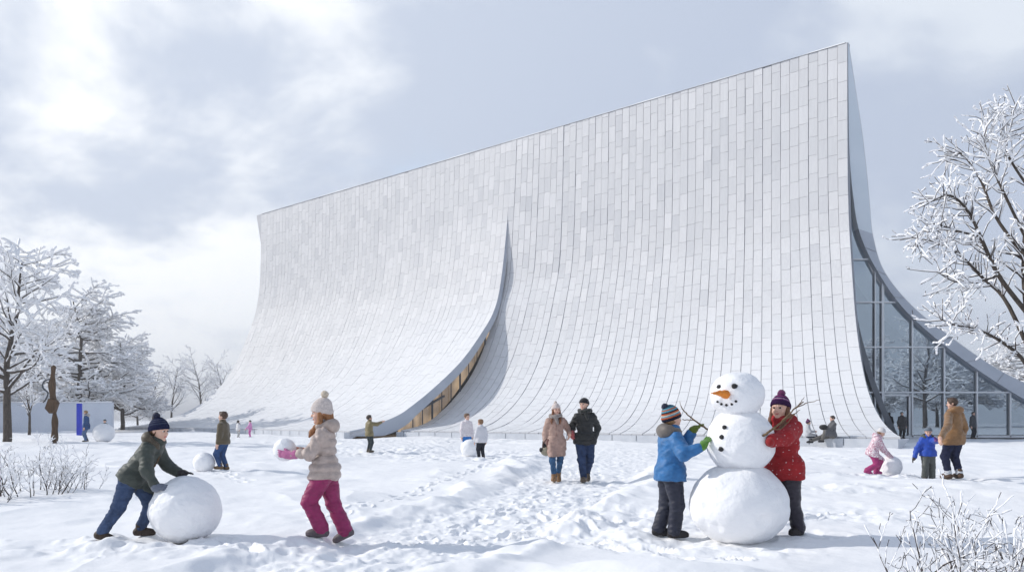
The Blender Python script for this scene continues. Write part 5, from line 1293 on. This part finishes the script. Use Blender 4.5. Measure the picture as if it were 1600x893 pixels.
# ------------------------------------------------------------------ figures farther away
lc = gp(748, 713)
lc = np.array([px(752, 700, 27.9)[0], 27.9, g1(px(752, 700, 27.9)[0], 27.9)])
person('fair-haired boy in a white shirt and black trousers seen from behind at the snowball', lc, R(120), 1.33, res=2.0, face=True, head=(20, 8), hands=[dict(p=(.12, .18, .58)), None], top=dict(col=(.62, .62, .66), mat='knit', hem=.07, bulk=1.05, name='shirt'), legs=dict(col=(.016, .018, .026), bulk=1.05), hair=dict(col=(.22, .12, .06)))
lc = np.array([px(729, 700, 30.5)[0], 30.5, g1(px(729, 700, 30.5)[0], 30.5)])
person('boy in pale patterned jumper and bright blue trousers, facing the viewer behind the snowball', lc, R(-70), 1.48, res=2.0, head=(20, 2), hands=[dict(p=(.10, .20, .62)), dict(p=(.08, -.21, .62))], top=dict(col=(.52, .44, .46), mat='pattern', hem=.05, name='jumper'), legs=dict(col=(.03, .16, .45)), hair=dict(col=(.14, .075, .04)))
lc = np.array([px(577, 700, 31)[0], 31, g1(px(577, 700, 31)[0], 31)])
person('child in an olive tan jacket pointing towards the museum\'s slot window', lc, R(35), 1.36, res=2.0, head=(-5, -6), hands=[dict(p=(.02, .2, .62)), dict(p=(.40, -.24, 1.12), d=(.9, -.2, .3), pole=(-.3, -.6, -1), curl=.2)], top=dict(col=(.19, .155, .075), hem=.06, bulk=1.12), legs=dict(col=(.035, .045, .05)), boots=(.08, .06, .04), hair=dict(col=(.045, .028, .02)))
lc = gp(349, 734)
person('boy in a brown jumper and jeans standing alone, looking away to the trees', lc, R(172), 1.40, res=1.6, head=(4, -3), hands=[None, dict(p=(.02, -.19, .62))], feet=[dict(p=(.05, .06)), dict(p=(-.04, -.07))], top=dict(col=(.115, .092, .06), mat='knit', hem=.045, name='jumper', bulk=1.05), legs=dict(col=(.03, .065, .16)), boots=(.16, .10, .05), hair=dict(col=(.07, .035, .02)))
lc = np.array([px(372, 680, 56)[0], 56, g1(px(372, 680, 56)[0], 56)])
person('tiny distant child in a white jacket and dark hat near the plinth', lc, R(30), 1.15, res=2.5, face=False, top=dict(col=(.55, .55, .54), mat='pattern', bulk=1.2), legs=dict(col=(.40, .40, .40), bulk=1.1), hat=dict(col=(.03, .025, .025)), hair=dict(col=(.05, .03, .02), long=.04))
lc = np.array([px(391, 680, 57)[0], 57, g1(px(391, 680, 57)[0], 57)])
person('tiny distant child in a pink snowsuit reaching towards the child in white', lc, R(200), 1.15, res=2.5, face=False, hands=[dict(p=(.3, .12, .55)), None], top=dict(col=(.62, .25, .50), bulk=1.25, hem=.08), legs=dict(col=(.55, .12, .38), mat='nylon', bulk=1.15), hat=dict(col=(.05, .06, .08)))
lc = np.array(at(135, 43, 0.0)); lc[2] += .0
person('fair-haired figure in a blue jacket and jeans standing by the blue pillar', lc, R(195), 1.66, kid=False, res=2.2, face=True, head=(0, 4), top=dict(col=(.03, .075, .19), mat='denim', hem=.10, bulk=1.1, flare=.02, hood=(.45, .42, .40), hood_mat='knit'), legs=dict(col=(.08, .13, .24)), boots=(.03, .025, .02), hair=dict(col=(.32, .20, .10)))
lc = np.array(at(164, 44.2, 0.0))
person('small child in a dark green cap almost hidden behind the largest distant snowball', lc, R(-90), 1.14, res=2.5, face=False, top=dict(col=(.04, .06, .06)), legs=dict(col=(.03, .03, .04)), hat=dict(col=(.03, .06, .07)))
lc = np.array(at(1409, 54.6, 0.0))
person('dark figure in a long black coat standing at the museum\'s glass door', lc, R(-90), 1.78, kid=False, res=2.2, face=False, top=dict(col=(.012, .012, .016), hem=.15, bulk=1.1), legs=dict(col=(.012, .014, .02)), hair=dict(col=(.02, .015, .012)), feet=None)
lc = np.array(at(1520, 54.8, 0.0))
person('dark figure by the glass wall, half hidden beyond the brown-coated man\'s shoulder', lc, R(-60), 1.80, kid=False, res=2.2, face=False, top=dict(col=(.02, .025, .035), hem=.1, bulk=1.1), legs=dict(col=(.012, .014, .02)), hair=dict(col=(.02, .015, .012)), feet=None)
